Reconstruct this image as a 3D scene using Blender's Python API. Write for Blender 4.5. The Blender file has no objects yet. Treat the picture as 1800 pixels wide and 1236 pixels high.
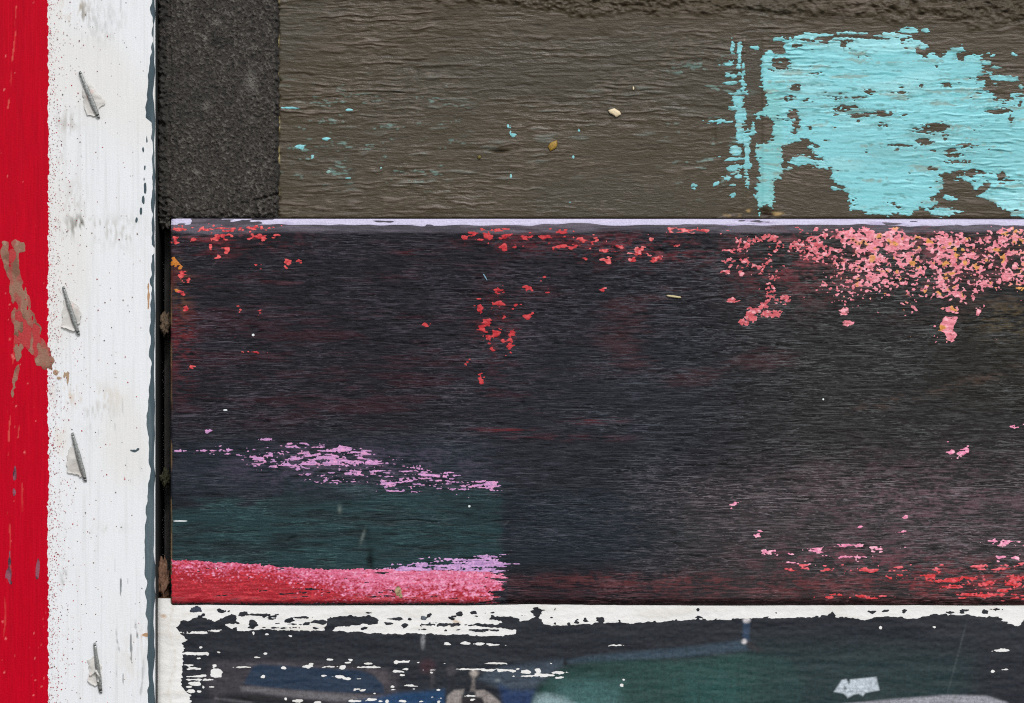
import bpy, math
import numpy as np

# ------------------------------------------------------------------ camera, sky, sun, exposure
S = 0.212 / 1800.0          # metres per photograph pixel on the plank's front face
D = 0.55                    # camera to plank
scene = bpy.context.scene
coll = scene.collection
cam_d = bpy.data.cameras.new('camera')
cam_d.sensor_width = 36.0
cam_d.lens = 36.0 * D / 0.212
cam_d.clip_start = 0.01
cam_d.clip_end = 50
cam = bpy.data.objects.new('camera', cam_d)
cam.location = (0, -D, 0)
cam.rotation_euler = (math.radians(90), 0, 0)
coll.objects.link(cam)
scene.camera = cam

SUN_EL, SUN_AZ = 42.0, 165.0       # azimuth clockwise from +Y; the wall faces -Y
world = bpy.data.worlds.new('World')
scene.world = world
world.use_nodes = True
wn = world.node_tree
wn.nodes.clear()
sky = wn.nodes.new('ShaderNodeTexSky')
sky.sky_type = 'NISHITA'
sky.sun_disc = False
sky.sun_elevation = math.radians(SUN_EL)
sky.sun_rotation = math.radians(SUN_AZ)
sky.air_density = 1.0
sky.dust_density = 1.0
sky.ozone_density = 1.0
hs = wn.nodes.new('ShaderNodeHueSaturation')     # overcast: the cloud deck takes the blue out
hs.inputs['Saturation'].default_value = 0.3
bg = wn.nodes.new('ShaderNodeBackground')
bg.inputs['Strength'].default_value = 0.12
wo = wn.nodes.new('ShaderNodeOutputWorld')
wn.links.new(sky.outputs[0], hs.inputs['Color'])
wn.links.new(hs.outputs[0], bg.inputs[0])
wn.links.new(bg.outputs[0], wo.inputs[0])
sun_d = bpy.data.lights.new('sun', 'SUN')
sun_d.energy = 1.5
sun_d.angle = math.radians(12)
sun_d.color = (1.0, 0.985, 0.965)
sun = bpy.data.objects.new('sun', sun_d)
el, az = math.radians(SUN_EL), math.radians(SUN_AZ)
from mathutils import Vector
sdir = Vector((math.sin(az) * math.cos(el), math.cos(az) * math.cos(el), math.sin(el)))
sun.rotation_euler = sdir.to_track_quat('Z', 'Y').to_euler()
sun.location = sdir * 2
coll.objects.link(sun)
vs = scene.view_settings
vs.view_transform = 'Standard'
vs.look = 'None'
vs.gamma = 1.0
vs.use_curve_mapping = False
vs.exposure = 0.36
scene.cycles.max_bounces = 5
scene.cycles.use_denoising = False
scene.cycles.use_adaptive_sampling = False
scene.cycles.denoising_input_passes = 'RGB_ALBEDO_NORMAL'
scene.cycles.denoising_prefilter = 'ACCURATE'
scene.cycles.filter_width = 1.1

# ------------------------------------------------------------------ numeric helpers
TW, TH = 2048, 1536

def noise_tile(lx, ly, seed):
    """unit-variance noise with correlation lengths lx, ly (photo pixels), tiling"""
    r = np.random.default_rng(seed)
    h, w_ = (1024, 1024) if max(lx, ly) <= 13 else (TH, TW)
    fx = np.fft.rfftfreq(w_)[None, :]; fy = np.fft.fftfreq(h)[:, None]
    w = np.fft.rfft2(r.standard_normal((h, w_)).astype(np.float32))
    g = np.exp(-2 * (math.pi ** 2) * (fx * lx) ** 2) * np.exp(-2 * (math.pi ** 2) * (fy * ly) ** 2)
    n = np.fft.irfft2(w * g, s=(h, w_))
    n -= n.mean()
    return (n / n.std()).astype(np.float32)

def samp(t, X, Y):
    th, tw = t.shape
    X = np.mod(X, tw); Y = np.mod(Y, th)
    x0 = np.floor(X).astype(np.int32); y0 = np.floor(Y).astype(np.int32)
    fx = (X - x0).astype(np.float32); fy = (Y - y0).astype(np.float32)
    x0 %= tw; y0 %= th
    x1 = (x0 + 1) % tw; y1 = (y0 + 1) % th
    return (t[y0, x0] * (1 - fx) * (1 - fy) + t[y0, x1] * fx * (1 - fy)
            + t[y1, x0] * (1 - fx) * fy + t[y1, x1] * fx * fy)

_cache = {}
def N(X, Y, lx, ly, seed):
    k = (lx, ly, seed)
    if k not in _cache:
        _cache[k] = noise_tile(lx, ly, seed)
    return samp(_cache[k], X, Y)

def sstep(a, b, x):
    t = np.clip((x - a) / (b - a), 0, 1)
    return t * t * (3 - 2 * t)

def srgb(r, g, b):
    c = np.array([r, g, b], np.float32) / 255.0
    return np.where(c <= 0.04045, c / 12.92, ((c + 0.055) / 1.055) ** 2.4).astype(np.float32)

def mix(col, c2, f):
    f = np.clip(f, 0, 1)[..., None]
    return col * (1 - f) + np.asarray(c2, np.float32) * f

def sdf(X, Y, pts):
    """signed distance to a polygon, positive inside"""
    P = np.array(pts, np.float32)
    x0, y0 = P.min(0) - 45; x1, y1 = P.max(0) + 45
    out = np.full(X.shape, -60.0, np.float32)
    m = (X > x0) & (X < x1) & (Y > y0) & (Y < y1)
    x, y = X[m], Y[m]
    d = np.full(x.shape, 1e9, np.float32)
    ins = np.zeros(x.shape, bool)
    n = len(P)
    for i in range(n):
        ax, ay = P[i]; bx, by = P[(i + 1) % n]
        ex, ey = bx - ax, by - ay
        t = np.clip(((x - ax) * ex + (y - ay) * ey) / (ex * ex + ey * ey + 1e-9), 0, 1)
        d = np.minimum(d, (x - ax - t * ex) ** 2 + (y - ay - t * ey) ** 2)
        c = (ay > y) != (by > y)
        xi = ax + (y - ay) / (ey if abs(ey) > 1e-9 else 1e-9) * ex
        ins ^= c & (x < xi)
    d = np.sqrt(d)
    out[m] = np.where(ins, d, -d)
    return out

def blobs(X, Y, L):
    """union of ellipses (x, y, rx, ry): approximate signed distance"""
    out = np.full(X.shape, -60.0, np.float32)
    for (cx, cy, rx, ry) in L:
        m = (np.abs(X - cx) < rx + 30) & (np.abs(Y - cy) < ry + 30)
        x, y = X[m], Y[m]
        q = np.sqrt(((x - cx) / rx) ** 2 + ((y - cy) / ry) ** 2)
        out[m] = np.maximum(out[m], (1 - q) * min(rx, ry))
    return out

def poly_y(x, pts):
    p = np.array(pts, np.float32)
    return np.interp(x, p[:, 0], p[:, 1])

def box(X, Y, x0, x1, y0, y1, sx, sy):
    return (sstep(x0 - sx, x0 + sx, X) * (1 - sstep(x1 - sx, x1 + sx, X))
            * sstep(y0 - sy, y0 + sy, Y) * (1 - sstep(y1 - sy, y1 + sy, Y)))

def axis(lo, hi, f0, f1, step, far=28):
    """coordinates that are fine inside f0..f1 and coarser out to lo..hi"""
    mid = np.linspace(f0, f1, int(round((f1 - f0) / step)) + 1)
    a = []
    x, s = f0, step
    while x > lo:
        s = min(s * 1.35, far); x -= s; a.append(max(x, lo))
    b = []
    x, s = f1, step
    while x < hi:
        s = min(s * 1.35, far); x += s; b.append(min(x, hi))
    return np.concatenate([np.array(a[::-1]), mid, np.array(b)])

# ------------------------------------------------------------------ mesh helpers
def world_xyz(X, Y, y0, h):
    """photo pixel on the face that lies y0 behind the plank -> metres; h (mm) stands out of it"""
    k = S * (D + y0) / D
    return np.stack([(X - 900) * k, np.full(X.shape, y0) - h * 0.001, (618 - Y) * k], -1).astype(np.float32)

def raw_mesh(name, co, faces_idx, starts, totals, col=None, rough=None, smooth=True, crest=None):
    me = bpy.data.meshes.new(name)
    me.vertices.add(len(co)); me.vertices.foreach_set('co', co.astype(np.float32).ravel())
    me.loops.add(len(faces_idx)); me.loops.foreach_set('vertex_index', faces_idx.astype(np.int32))
    me.polygons.add(len(starts))
    me.polygons.foreach_set('loop_start', starts.astype(np.int32))
    me.polygons.foreach_set('loop_total', totals.astype(np.int32))
    me.polygons.foreach_set('use_smooth', np.full(len(starts), smooth))
    if col is not None:
        a = me.attributes.new('pigment', 'FLOAT_COLOR', 'POINT')
        c4 = np.ones((len(co), 4), np.float32); c4[:, :3] = np.clip(col, 0, 1)
        a.data.foreach_set('color', c4.ravel())
    if crest is not None:
        a = me.attributes.new('crest', 'FLOAT_COLOR', 'POINT')
        a.data.foreach_set('color', np.clip(crest, 0, 1).astype(np.float32).ravel())
    if rough is not None:
        a = me.attributes.new('gloss', 'FLOAT', 'POINT')
        a.data.foreach_set('value', rough.astype(np.float32).ravel())
    me.update(calc_edges=True)
    return me

def link(name, me, mat, parent=None):
    o = bpy.data.objects.new(name, me)
    coll.objects.link(o)
    if mat is not None:
        me.materials.append(mat)
    if parent is not None:
        o.parent = parent
    return o

def empty(name, loc=(0, 0, 0)):
    o = bpy.data.objects.new(name, None)
    o.empty_display_size = 0.01
    o.location = loc
    coll.objects.link(o)
    return o

def tag(o, label=None, cat=None, group=None, kind=None):
    if label: o['label'] = label
    if cat: o['category'] = cat
    if group: o['group'] = group
    if kind: o['kind'] = kind
    return o

class Grid:
    def __init__(self, xs, ys, y0):
        self.xs, self.ys, self.y0 = xs, ys, y0
        self.X, self.Y = np.meshgrid(xs.astype(np.float32), ys.astype(np.float32))
        self.shape = self.X.shape

def finer(g, H, x0, x1, y0, y1, k=2, kx=None):
    """the same face on a k times finer grid inside a window"""
    kx = kx or k
    xs = g.xs[(g.xs >= x0) & (g.xs <= x1)]; ys = g.ys[(g.ys >= y0) & (g.ys <= y1)]
    def sub(a, k):
        return np.interp(np.arange((len(a) - 1) * k + 1) / k, np.arange(len(a)), a)
    g2 = Grid(sub(xs, kx), sub(ys, k), g.y0)
    j0 = int(np.searchsorted(g.xs, xs[0])); i0 = int(np.searchsorted(g.ys, ys[0]))
    h = H[i0:i0 + len(ys), j0:j0 + len(xs)]
    t = np.arange((len(xs) - 1) * kx + 1) / kx; a = np.minimum(t.astype(int), len(xs) - 2); f = (t - a)[None, :]
    h = h[:, a] * (1 - f) + h[:, a + 1] * f
    t = np.arange((len(ys) - 1) * k + 1) / k; a = np.minimum(t.astype(int), len(ys) - 2); f = (t - a)[:, None]
    return g2, (h[a] * (1 - f) + h[a + 1] * f).astype(np.float32)

def board(name, g, H, col, rough, back, mat, parent=None, sidecol=None, crest=None):
    """front face with relief, closed by sides and a back at depth `back` metres"""
    ny, nx = g.shape
    co = world_xyz(g.X, g.Y, g.y0, H).reshape(-1, 3)
    idx = np.arange(ny * nx).reshape(ny, nx)
    q = np.stack([idx[:-1, :-1], idx[1:, :-1], idx[1:, 1:], idx[:-1, 1:]], -1).reshape(-1, 4)
    ring = np.concatenate([idx[0, :], idx[1:, -1], idx[-1, -2::-1], idx[-2:0:-1, 0]])   # clockwise seen from camera
    nr = len(ring)
    n0 = ny * nx
    rim = co[ring].copy()                      # own copies: sharp arris and own colour
    rb = co[ring].copy(); rb[:, 1] = back
    co2 = np.concatenate([co, rim, rb])
    a = n0 + np.arange(nr); b = n0 + nr + np.arange(nr)
    q2 = np.stack([a, np.roll(a, -1), np.roll(b, -1), b], -1)
    faces = np.concatenate([q.ravel(), q2.ravel(), b])
    nq = len(q) + nr
    starts = np.concatenate([np.arange(nq) * 4, [nq * 4]])
    totals = np.concatenate([np.full(nq, 4), [nr]])
    c = col.reshape(-1, 3)
    sc = c[ring] if sidecol is None else np.tile(np.asarray(sidecol, np.float32), (nr, 1))
    c2 = np.concatenate([c, sc, sc])
    r = rough.reshape(-1)
    r2 = np.concatenate([r, np.full(2 * nr, 0.8)])
    if crest is not None:
        crest = np.concatenate([crest.reshape(-1, 4), np.zeros((2 * nr, 4), np.float32)])
    return link(name, raw_mesh(name, co2, faces, starts, totals, c2, r2, crest=crest), mat, parent)

def film(name, g, H, F, col, rough, mat, parent, thick=0.1, soft=2.0, lift=0.03, rest=None, min_px=9.0):
    """a coat that covers the face where F > 0 (F in pixels), following its relief"""
    rows = np.where((F > 0).any(1))[0]; cols = np.where((F > 0).any(0))[0]
    if len(rows) == 0:
        raise ValueError(name)
    i0, i1 = max(rows[0] - 1, 0), min(rows[-1] + 2, F.shape[0])
    j0, j1 = max(cols[0] - 1, 0), min(cols[-1] + 2, F.shape[1])
    sl = (slice(i0, i1), slice(j0, j1))
    F = F[sl]; X = g.X[sl]; Y = g.Y[sl]; h = H[sl]; C = col[sl]; R = rough[sl]
    ny, nx = F.shape
    ins = F > 0
    A = ins[:-1, :-1]; B = ins[:-1, 1:]; Cc = ins[1:, 1:]; Dd = ins[1:, :-1]
    case = A * 1 + B * 2 + Cc * 4 + Dd * 8
    NC = ny * nx; NH = ny * (nx - 1)
    I, J = np.meshgrid(np.arange(ny - 1), np.arange(nx - 1), indexing='ij')
    corner = [I * nx + J, I * nx + J + 1, (I + 1) * nx + J + 1, (I + 1) * nx + J]
    edge = [NC + I * (nx - 1) + J, NC + NH + I * nx + J + 1, NC + (I + 1) * (nx - 1) + J, NC + NH + I * nx + J]
    loops, totals = [], []
    for c in range(1, 16):
        m = case == c
        k = int(m.sum())
        if not k:
            continue
        seq = []
        for v in range(4):
            iv, inx = (c >> v) & 1, (c >> ((v + 1) % 4)) & 1
            if iv: seq.append(corner[v][m])
            if iv != inx: seq.append(edge[v][m])
        f = np.stack(seq[::-1], -1)
        loops.append(f.ravel()); totals.append(np.full(k, f.shape[1]))
    loops = np.concatenate(loops); totals = np.concatenate(totals)
    starts = np.concatenate([[0], np.cumsum(totals)[:-1]])
    used, inv = np.unique(loops, return_inverse=True)
    def ev(arr):
        flat = arr.reshape(NC, -1)
        out = np.empty((len(used), flat.shape[1]), np.float32)
        mc = used < NC
        out[mc] = flat[used[mc]]
        ff = F.ravel()
        for lo, hi, w, dn in ((NC, NC + NH, nx - 1, 1), (NC + NH, 1 << 60, nx, nx)):
            me_ = (used >= lo) & (used < hi)
            e = used[me_] - lo
            i, j = e // w, e % w
            p = i * nx + j; q = p + dn
            t = ff[p] / (ff[p] - ff[q] + 1e-12)
            t = np.clip(t, 0.02, 0.98)[:, None]
            out[me_] = flat[p] * (1 - t) + flat[q] * t
        return out
    x = ev(X)[:, 0]; y = ev(Y)[:, 0]; hh = ev(h)[:, 0]; fF = np.maximum(ev(F)[:, 0], 0)
    hh = hh + lift + thick * sstep(0, soft, fF)
    co = world_xyz(x, y, g.y0, hh)
    idx = inv.ravel(); CC = ev(C); RR = ev(R)[:, 0]
    if rest is None:
        return link(name, raw_mesh(name, co, idx, starts, totals, CC, RR), mat, parent)
    # connected pieces: each one big enough to pick apart is a part of its own, the specks stay joined
    nxt = np.arange(len(idx)) + 1
    ends = starts + totals - 1
    nxt[ends] = starts
    a, b = idx, idx[nxt]
    lab = np.arange(len(used))
    while True:
        m = np.minimum(lab[a], lab[b])
        new = lab.copy()
        np.minimum.at(new, lab[a], m); np.minimum.at(new, lab[b], m)
        np.minimum.at(new, a, m); np.minimum.at(new, b, m)
        new = new[new]; new = new[new]
        if np.array_equal(new, lab):
            break
        lab = new
    _, comp = np.unique(lab, return_inverse=True)
    nc = comp.max() + 1
    mnx = np.full(nc, 1e9); mxx = np.full(nc, -1e9); mny = mnx.copy(); mxy = mxx.copy()
    np.minimum.at(mnx, comp, x); np.maximum.at(mxx, comp, x); np.minimum.at(mny, comp, y); np.maximum.at(mxy, comp, y)
    size = np.sqrt(np.maximum(mxx - mnx, 0.1) * np.maximum(mxy - mny, 0.1))
    big = [k for k in np.argsort(-size) if size[k] >= min_px][:250]
    fcomp = comp[idx[starts]]
    out = []
    def sub(nm, fm):
        lm = np.repeat(fm, totals)
        u, iv = np.unique(idx[lm], return_inverse=True)
        tt = totals[fm]; ss = np.concatenate([[0], np.cumsum(tt)[:-1]])
        return link(nm, raw_mesh(nm, co[u], iv.ravel(), ss, tt, CC[u], RR[u]), mat, parent)
    isbig = np.zeros(nc, bool)
    for k in big:
        isbig[k] = True
        out.append(sub(name, fcomp == k))
    fm = ~isbig[fcomp]
    if fm.any():
        sub(rest, fm)['kind'] = 'stuff'
    return out[0] if out else None

# ------------------------------------------------------------------ materials
def mat_paint(name, grain=(400, 400, 400), bump=0.2, jitter=0.12, spec=0.4, detail_scale=3000, crest=None):
    """pigment and gloss come with the coat; nodes add grain, mottling and fine relief"""
    m = bpy.data.materials.new(name); m.use_nodes = True
    t = m.node_tree; n = t.nodes; L = t.links
    b = n['Principled BSDF']
    at = n.new('ShaderNodeAttribute'); at.attribute_name = 'pigment'
    ag = n.new('ShaderNodeAttribute'); ag.attribute_name = 'gloss'
    tc = n.new('ShaderNodeTexCoord')
    mp = n.new('ShaderNodeMapping'); mp.inputs['Scale'].default_value = grain
    L.new(tc.outputs['Object'], mp.inputs['Vector'])
    n1 = n.new('ShaderNodeTexNoise'); n1.inputs['Scale'].default_value = 1.0; n1.inputs['Detail'].default_value = 4
    L.new(mp.outputs[0], n1.inputs['Vector'])
    n2 = n.new('ShaderNodeTexNoise'); n2.inputs['Scale'].default_value = detail_scale; n2.inputs['Detail'].default_value = 3
    L.new(tc.outputs['Object'], n2.inputs['Vector'])
    ad = n.new('ShaderNodeMath'); ad.operation = 'ADD'
    L.new(n1.outputs[0], ad.inputs[0]); L.new(n2.outputs[0], ad.inputs[1])
    mr = n.new('ShaderNodeMapRange')
    mr.inputs['From Min'].default_value = 0.7; mr.inputs['From Max'].default_value = 1.3
    mr.inputs['To Min'].default_value = 1 - jitter; mr.inputs['To Max'].default_value = 1 + jitter
    L.new(ad.outputs[0], mr.inputs['Value'])
    vm = n.new('ShaderNodeVectorMath'); vm.operation = 'SCALE'
    src = at.outputs['Color']; hsrc = ad.outputs[0]
    if crest:
        # hair-thin crests along the grain: worn paint and painted-in sheen, tinted by the coat
        ac = n.new('ShaderNodeAttribute'); ac.attribute_name = 'crest'
        facs = []
        wn_ = n.new('ShaderNodeTexNoise'); wn_.inputs['Scale'].default_value = 14; wn_.inputs['Detail'].default_value = 2
        L.new(tc.outputs['Object'], wn_.inputs['Vector'])
        wsc = n.new('ShaderNodeVectorMath'); wsc.operation = 'MULTIPLY'; wsc.inputs[1].default_value = (0, 0, 0.004)
        L.new(wn_.outputs['Color'], wsc.inputs[0])
        wadd = n.new('ShaderNodeVectorMath'); wadd.operation = 'ADD'
        L.new(tc.outputs['Object'], wadd.inputs[0]); L.new(wsc.outputs[0], wadd.inputs[1])
        for (sc, lo, hi, wgt) in crest:
            m2 = n.new('ShaderNodeMapping'); m2.inputs['Scale'].default_value = sc
            m2.inputs['Location'].default_value = (sc[0] * 0.37, 1.7, sc[2] * 0.11)
            L.new(wadd.outputs[0], m2.inputs['Vector'])
            nn = n.new('ShaderNodeTexNoise'); nn.inputs['Scale'].default_value = 1.0
            nn.inputs['Detail'].default_value = 1.5; nn.inputs['Roughness'].default_value = 0.6
            nn.inputs['Distortion'].default_value = 0.15
            L.new(m2.outputs[0], nn.inputs['Vector'])
            r2 = n.new('ShaderNodeMapRange'); r2.inputs['From Min'].default_value = lo; r2.inputs['From Max'].default_value = hi
            r2.inputs['To Max'].default_value = wgt
            L.new(nn.outputs[0], r2.inputs['Value'])
            facs.append(r2.outputs[0])
        f = facs[0]
        for g in facs[1:]:
            mx = n.new('ShaderNodeMath'); mx.operation = 'MAXIMUM'
            L.new(f, mx.inputs[0]); L.new(g, mx.inputs[1]); f = mx.outputs[0]
        mu = n.new('ShaderNodeMath'); mu.operation = 'MULTIPLY'
        L.new(f, mu.inputs[0]); L.new(ac.outputs['Alpha'], mu.inputs[1])
        mc = n.new('ShaderNodeMix'); mc.data_type = 'RGBA'
        L.new(mu.outputs[0], mc.inputs['Factor']); L.new(src, mc.inputs[6]); L.new(ac.outputs['Color'], mc.inputs[7])
        src = mc.outputs[2]
        ah = n.new('ShaderNodeMath'); ah.operation = 'MULTIPLY_ADD'
        L.new(f, ah.inputs[0]); ah.inputs[1].default_value = 0.5; L.new(ad.outputs[0], ah.inputs[2])
        hsrc = ah.outputs[0]
    L.new(src, vm.inputs[0]); L.new(mr.outputs[0], vm.inputs['Scale'])
    L.new(vm.outputs[0], b.inputs['Base Color'])
    L.new(ag.outputs['Fac'], b.inputs['Roughness'])
    b.inputs['Specular IOR Level'].default_value = spec
    bp = n.new('ShaderNodeBump'); bp.inputs['Strength'].default_value = bump; bp.inputs['Distance'].default_value = 0.0003
    L.new(hsrc, bp.inputs['Height'])
    L.new(bp.outputs[0], b.inputs['Normal'])
    return m

def mat_plain(name, color, rough=0.6, metallic=0.0, scale=900, jitter=0.3, bump=0.2, spec=0.4):
    m = bpy.data.materials.new(name); m.use_nodes = True
    t = m.node_tree; n = t.nodes; L = t.links
    b = n['Principled BSDF']
    tc = n.new('ShaderNodeTexCoord')
    ns = n.new('ShaderNodeTexNoise'); ns.inputs['Scale'].default_value = scale; ns.inputs['Detail'].default_value = 5
    L.new(tc.outputs['Object'], ns.inputs['Vector'])
    cr = n.new('ShaderNodeValToRGB')
    c = np.asarray(color, np.float32)
    cr.color_ramp.elements[0].position = 0.3; cr.color_ramp.elements[1].position = 0.7
    cr.color_ramp.elements[0].color = (*(c * (1 - jitter)), 1)
    cr.color_ramp.elements[1].color = (*np.clip(c * (1 + jitter), 0, 1), 1)
    L.new(ns.outputs[0], cr.inputs[0]); L.new(cr.outputs[0], b.inputs['Base Color'])
    b.inputs['Roughness'].default_value = rough; b.inputs['Metallic'].default_value = metallic
    b.inputs['Specular IOR Level'].default_value = spec
    bp = n.new('ShaderNodeBump'); bp.inputs['Strength'].default_value = bump; bp.inputs['Distance'].default_value = 0.0002
    L.new(ns.outputs[0], bp.inputs['Height']); L.new(bp.outputs[0], b.inputs['Normal'])
    return m

HG = (250, 2500, 4500)      # horizontal grain
VG = (4000, 2500, 220)      # vertical grain
M_post = mat_paint('white_gloss_on_wood', VG, 0.12, 0.03, 0.35)
M_red = mat_paint('red_enamel', VG, 0.15, 0.14, 0.06)
M_foam = mat_paint('crumbling_foam', (3500, 3500, 3500), 0.9, 0.4, 0.3, 5000)
M_brown = mat_paint('brown_house_paint', (700, 2500, 3500), 0.28, 0.14, 0.3,
                    crest=[((330, 900, 2600), 0.57, 0.68, 0.8), ((650, 900, 4200), 0.58, 0.70, 0.7)])
M_cyan = mat_paint('turquoise_paint', (500, 2500, 2500), 0.12, 0.05, 0.35)
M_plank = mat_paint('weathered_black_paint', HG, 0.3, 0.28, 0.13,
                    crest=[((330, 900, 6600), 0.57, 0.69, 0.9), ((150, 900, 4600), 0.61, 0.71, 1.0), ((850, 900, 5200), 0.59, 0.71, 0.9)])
M_flake = mat_paint('flaking_paint', (2500, 2500, 3000), 0.25, 0.13, 0.3)
M_print = mat_paint('printed_film', (3000, 3000, 3000), 0.05, 0.16, 0.3, 6000)
M_cream = mat_paint('cream_paint', (900, 2500, 1500), 0.15, 0.05, 0.3)

# ------------------------------------------------------------------ backing wall behind the gap
BACK = 0.022
def simple_box(name, x0, x1, y0, y1, d0, d1, mat, parent=None, bev=0.0):
    """box between photo pixels x0..x1, y0..y1 (at its own front) and depths d0..d1"""
    k = S * (D + d0) / D
    ax, bx = (x0 - 900) * k, (x1 - 900) * k
    az_, bz = (618 - y1) * k, (618 - y0) * k
    import bmesh
    bm = bmesh.new()
    bmesh.ops.create_cube(bm, size=1)
    for v in bm.verts:
        v.co = ((ax + bx) / 2 + v.co.x * (bx - ax), (d0 + d1) / 2 + v.co.y * (d1 - d0), (az_ + bz) / 2 + v.co.z * (bz - az_))
    if bev:
        bmesh.ops.bevel(bm, geom=bm.edges[:], offset=bev, segments=2, affect='EDGES')
    me = bpy.data.meshes.new(name); bm.to_mesh(me); bm.free()
    return link(name, me, mat, parent)

M_dark = mat_plain('dark_timber', srgb(20, 19, 18), 0.85, scale=300)  # near-black backing behind the gap
wall = simple_box('wall', -260, 2560, -560, 1800, BACK + 0.0005, BACK + 0.012, M_dark)
tag(wall, kind='structure')
EXT_X, EXT_T, EXT_B = 2500, -520, 1760

# ------------------------------------------------------------------ dark plank
PX0, PX1, PY0, PY1 = 300.0, EXT_X, 384.0, 1065.0
gp = Grid(axis(PX0, PX1, PX0, 1806, 2.3, 10), np.concatenate([np.linspace(PY0, 412, 29)[:-1], np.linspace(412, PY1, 516)]), 0.0)
X0, Y0 = gp.X, gp.Y
# the plank sits a touch out of level
tilt = poly_y(X0, [(300, 0.0), (900, 0.6), (1800, 3.0), (2500, 5)])
X = X0; Y = Y0
wv = N(X, Y, 120, 30, 3)
g1 = N(X, Y + 2 * wv, 8, 0.75, 11)
g2 = N(X, Y + 3 * wv, 13, 1.25, 12)
g3 = N(X, Y, 3.4, 1.7, 13)
g4 = N(X, Y, 160, 60, 14)
low = 0.75 * N(X, Y, 34, 5, 15) + 0.65 * N(X, Y, 110, 40, 151)
rough_zone = box(X, Y, 300, 1800, 400, 640, 40, 60) * (0.6 + 0.4 * sstep(-1, 1, N(X, Y, 90, 40, 16)))
right_rough = sstep(1150, 1300, X) * (1 - sstep(700, 860, Y))
rough_zone = np.clip(np.maximum(rough_zone, right_rough * 0.8), 0, 1)
Hp = 0.011 * g1 + 0.013 * g2 + 0.026 * g3 * rough_zone + 0.005 * g3 + 0.05 * g4
# rounded arrises
top_d = Y - PY0 + 0.0
Hp -= 0.9 * np.clip(1 - top_d / 26.0, 0, 1) ** 1.5
bot_d = PY1 - Y
Hp -= 0.9 * np.clip(1 - bot_d / 14.0, 0, 1) ** 2
lef_d = X - PX0
Hp -= 0.25 * np.clip(1 - lef_d / 4.0, 0, 1) ** 2
# dents
for (cx, cy, rx, ry, dpt) in ((650, 990, 5, 18, -0.5), (641, 945, 7, 22, -0.25), (597, 897, 5, 7, 0.25), (700, 1040, 9, 11, 0.25),
                              (740, 608, 14, 8, -0.2), (850, 575, 26, 50, -0.12), (905, 628, 12, 4, 0.2), (835, 655, 16, 9, -0.2), (918, 710, 4, 5, -0.3),
                              (1360, 520, 14, 70, -0.12), (1390, 440, 6, 60, -0.1), (1000, 460, 120, 40, -0.05)):
    q = ((X - cx) / rx) ** 2 + ((Y - cy) / ry) ** 2
    Hp += dpt * np.exp(-q)
scr = np.zeros(X.shape, np.float32)
rs = np.random.default_rng(77)
for i in range(70):
    cx, cy = rs.uniform(310, 1800), rs.uniform(415, 1040)
    if i < 22:   # checks along the grain
        L_, an, w_, dp = rs.uniform(30, 150), rs.normal(0, 0.02), rs.uniform(0.6, 1.1), -0.09
    elif i < 32:   # short scratches
        L_, an, w_, dp = rs.uniform(2, 6), rs.normal(0, 0.5), rs.uniform(0.8, 1.3), 0.05
    else:        # dents
        L_, an, w_, dp = rs.uniform(2, 7), rs.normal(0, 0.4), rs.uniform(2.0, 4.5), -0.16
    m = (np.abs(X - cx) < L_ + 14) & (np.abs(Y - cy) < L_ * abs(math.sin(an)) + 14)
    x, y = X[m] - cx, Y[m] - cy
    al = x * math.cos(an) + y * math.sin(an); ac_ = -x * math.sin(an) + y * math.cos(an) + (1.5 * np.sin(al / 17 + i) if i < 22 else 0)
    v_ = np.exp(-np.clip(np.abs(al) - L_, 0, None) ** 2 / 6 - (ac_ / w_) ** 2)
    Hp[m] += dp * v_
    scr[m] += v_ * np.sign(dp) * (0.8 if i < 22 else 0.35)
ridge = sstep(0.9, 1.9, 0.75 * g1 + 0.65 * g2 + 0.2 * g3)
ridge2 = sstep(0.7, 1.9, g3 * 0.9 + 0.5 * g1) * rough_zone

col = np.zeros(X.shape + (3,), np.float32) + srgb(27, 27, 34)
col = mix(col, srgb(34, 38, 46), box(X, Y, 800, 1250, 600, 1000, 120, 80) * 0.7)
col = mix(col, srgb(42, 40, 39), sstep(1150, 1500, X) * 0.8)
col = mix(col, srgb(56, 53, 55), box(X, Y, 1180, 2600, 850, 1075, 150, 60) * 0.8)
col = mix(col, srgb(38, 36, 28), box(X, Y, 1650, 2600, 540, 720, 120, 40) * 0.6)
# wine-red underpaint grinning through
redz = box(X, Y, 280, 1000, 395, 760, 60, 60)
col = mix(col, srgb(58, 24, 32), sstep(-0.3, 1.9, low * 0.8 + 0.7 * g1) * redz * 0.65)
col = mix(col, srgb(80, 28, 34), sstep(0.4, 1.6, low + 0.4 * g1) * box(X, Y, 300, 560, 400, 520, 60, 30) * 0.6)
col = mix(col, srgb(70, 40, 44), sstep(0.3, 1.8, N(X, Y, 40, 14, 17) + 0.4 * g1) * box(X, Y, 1040, 1400, 480, 680, 60, 40) * 0.7)
col = mix(col, srgb(92, 30, 36), sstep(2, 22, 26 - (X - 300)) * sstep(0, 1.2, 0.4 + N(X, Y, 8, 14, 18)) * box(X, Y, 290, 340, 420, 740, 8, 30) * 0.7)
for (a, b_, yy, hh, am) in ((835, 930, 757, 4, .8), (1000, 1090, 740, 5, .45), (700, 750, 443, 4, .5), (880, 1110, 770, 6, .2)):
    col = mix(col, srgb(120, 32, 38), box(X, Y, a, b_, yy - hh, yy + hh, 40, hh) * sstep(-0.8, 1.2, g1 + 0.5 * g2) * am)
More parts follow.
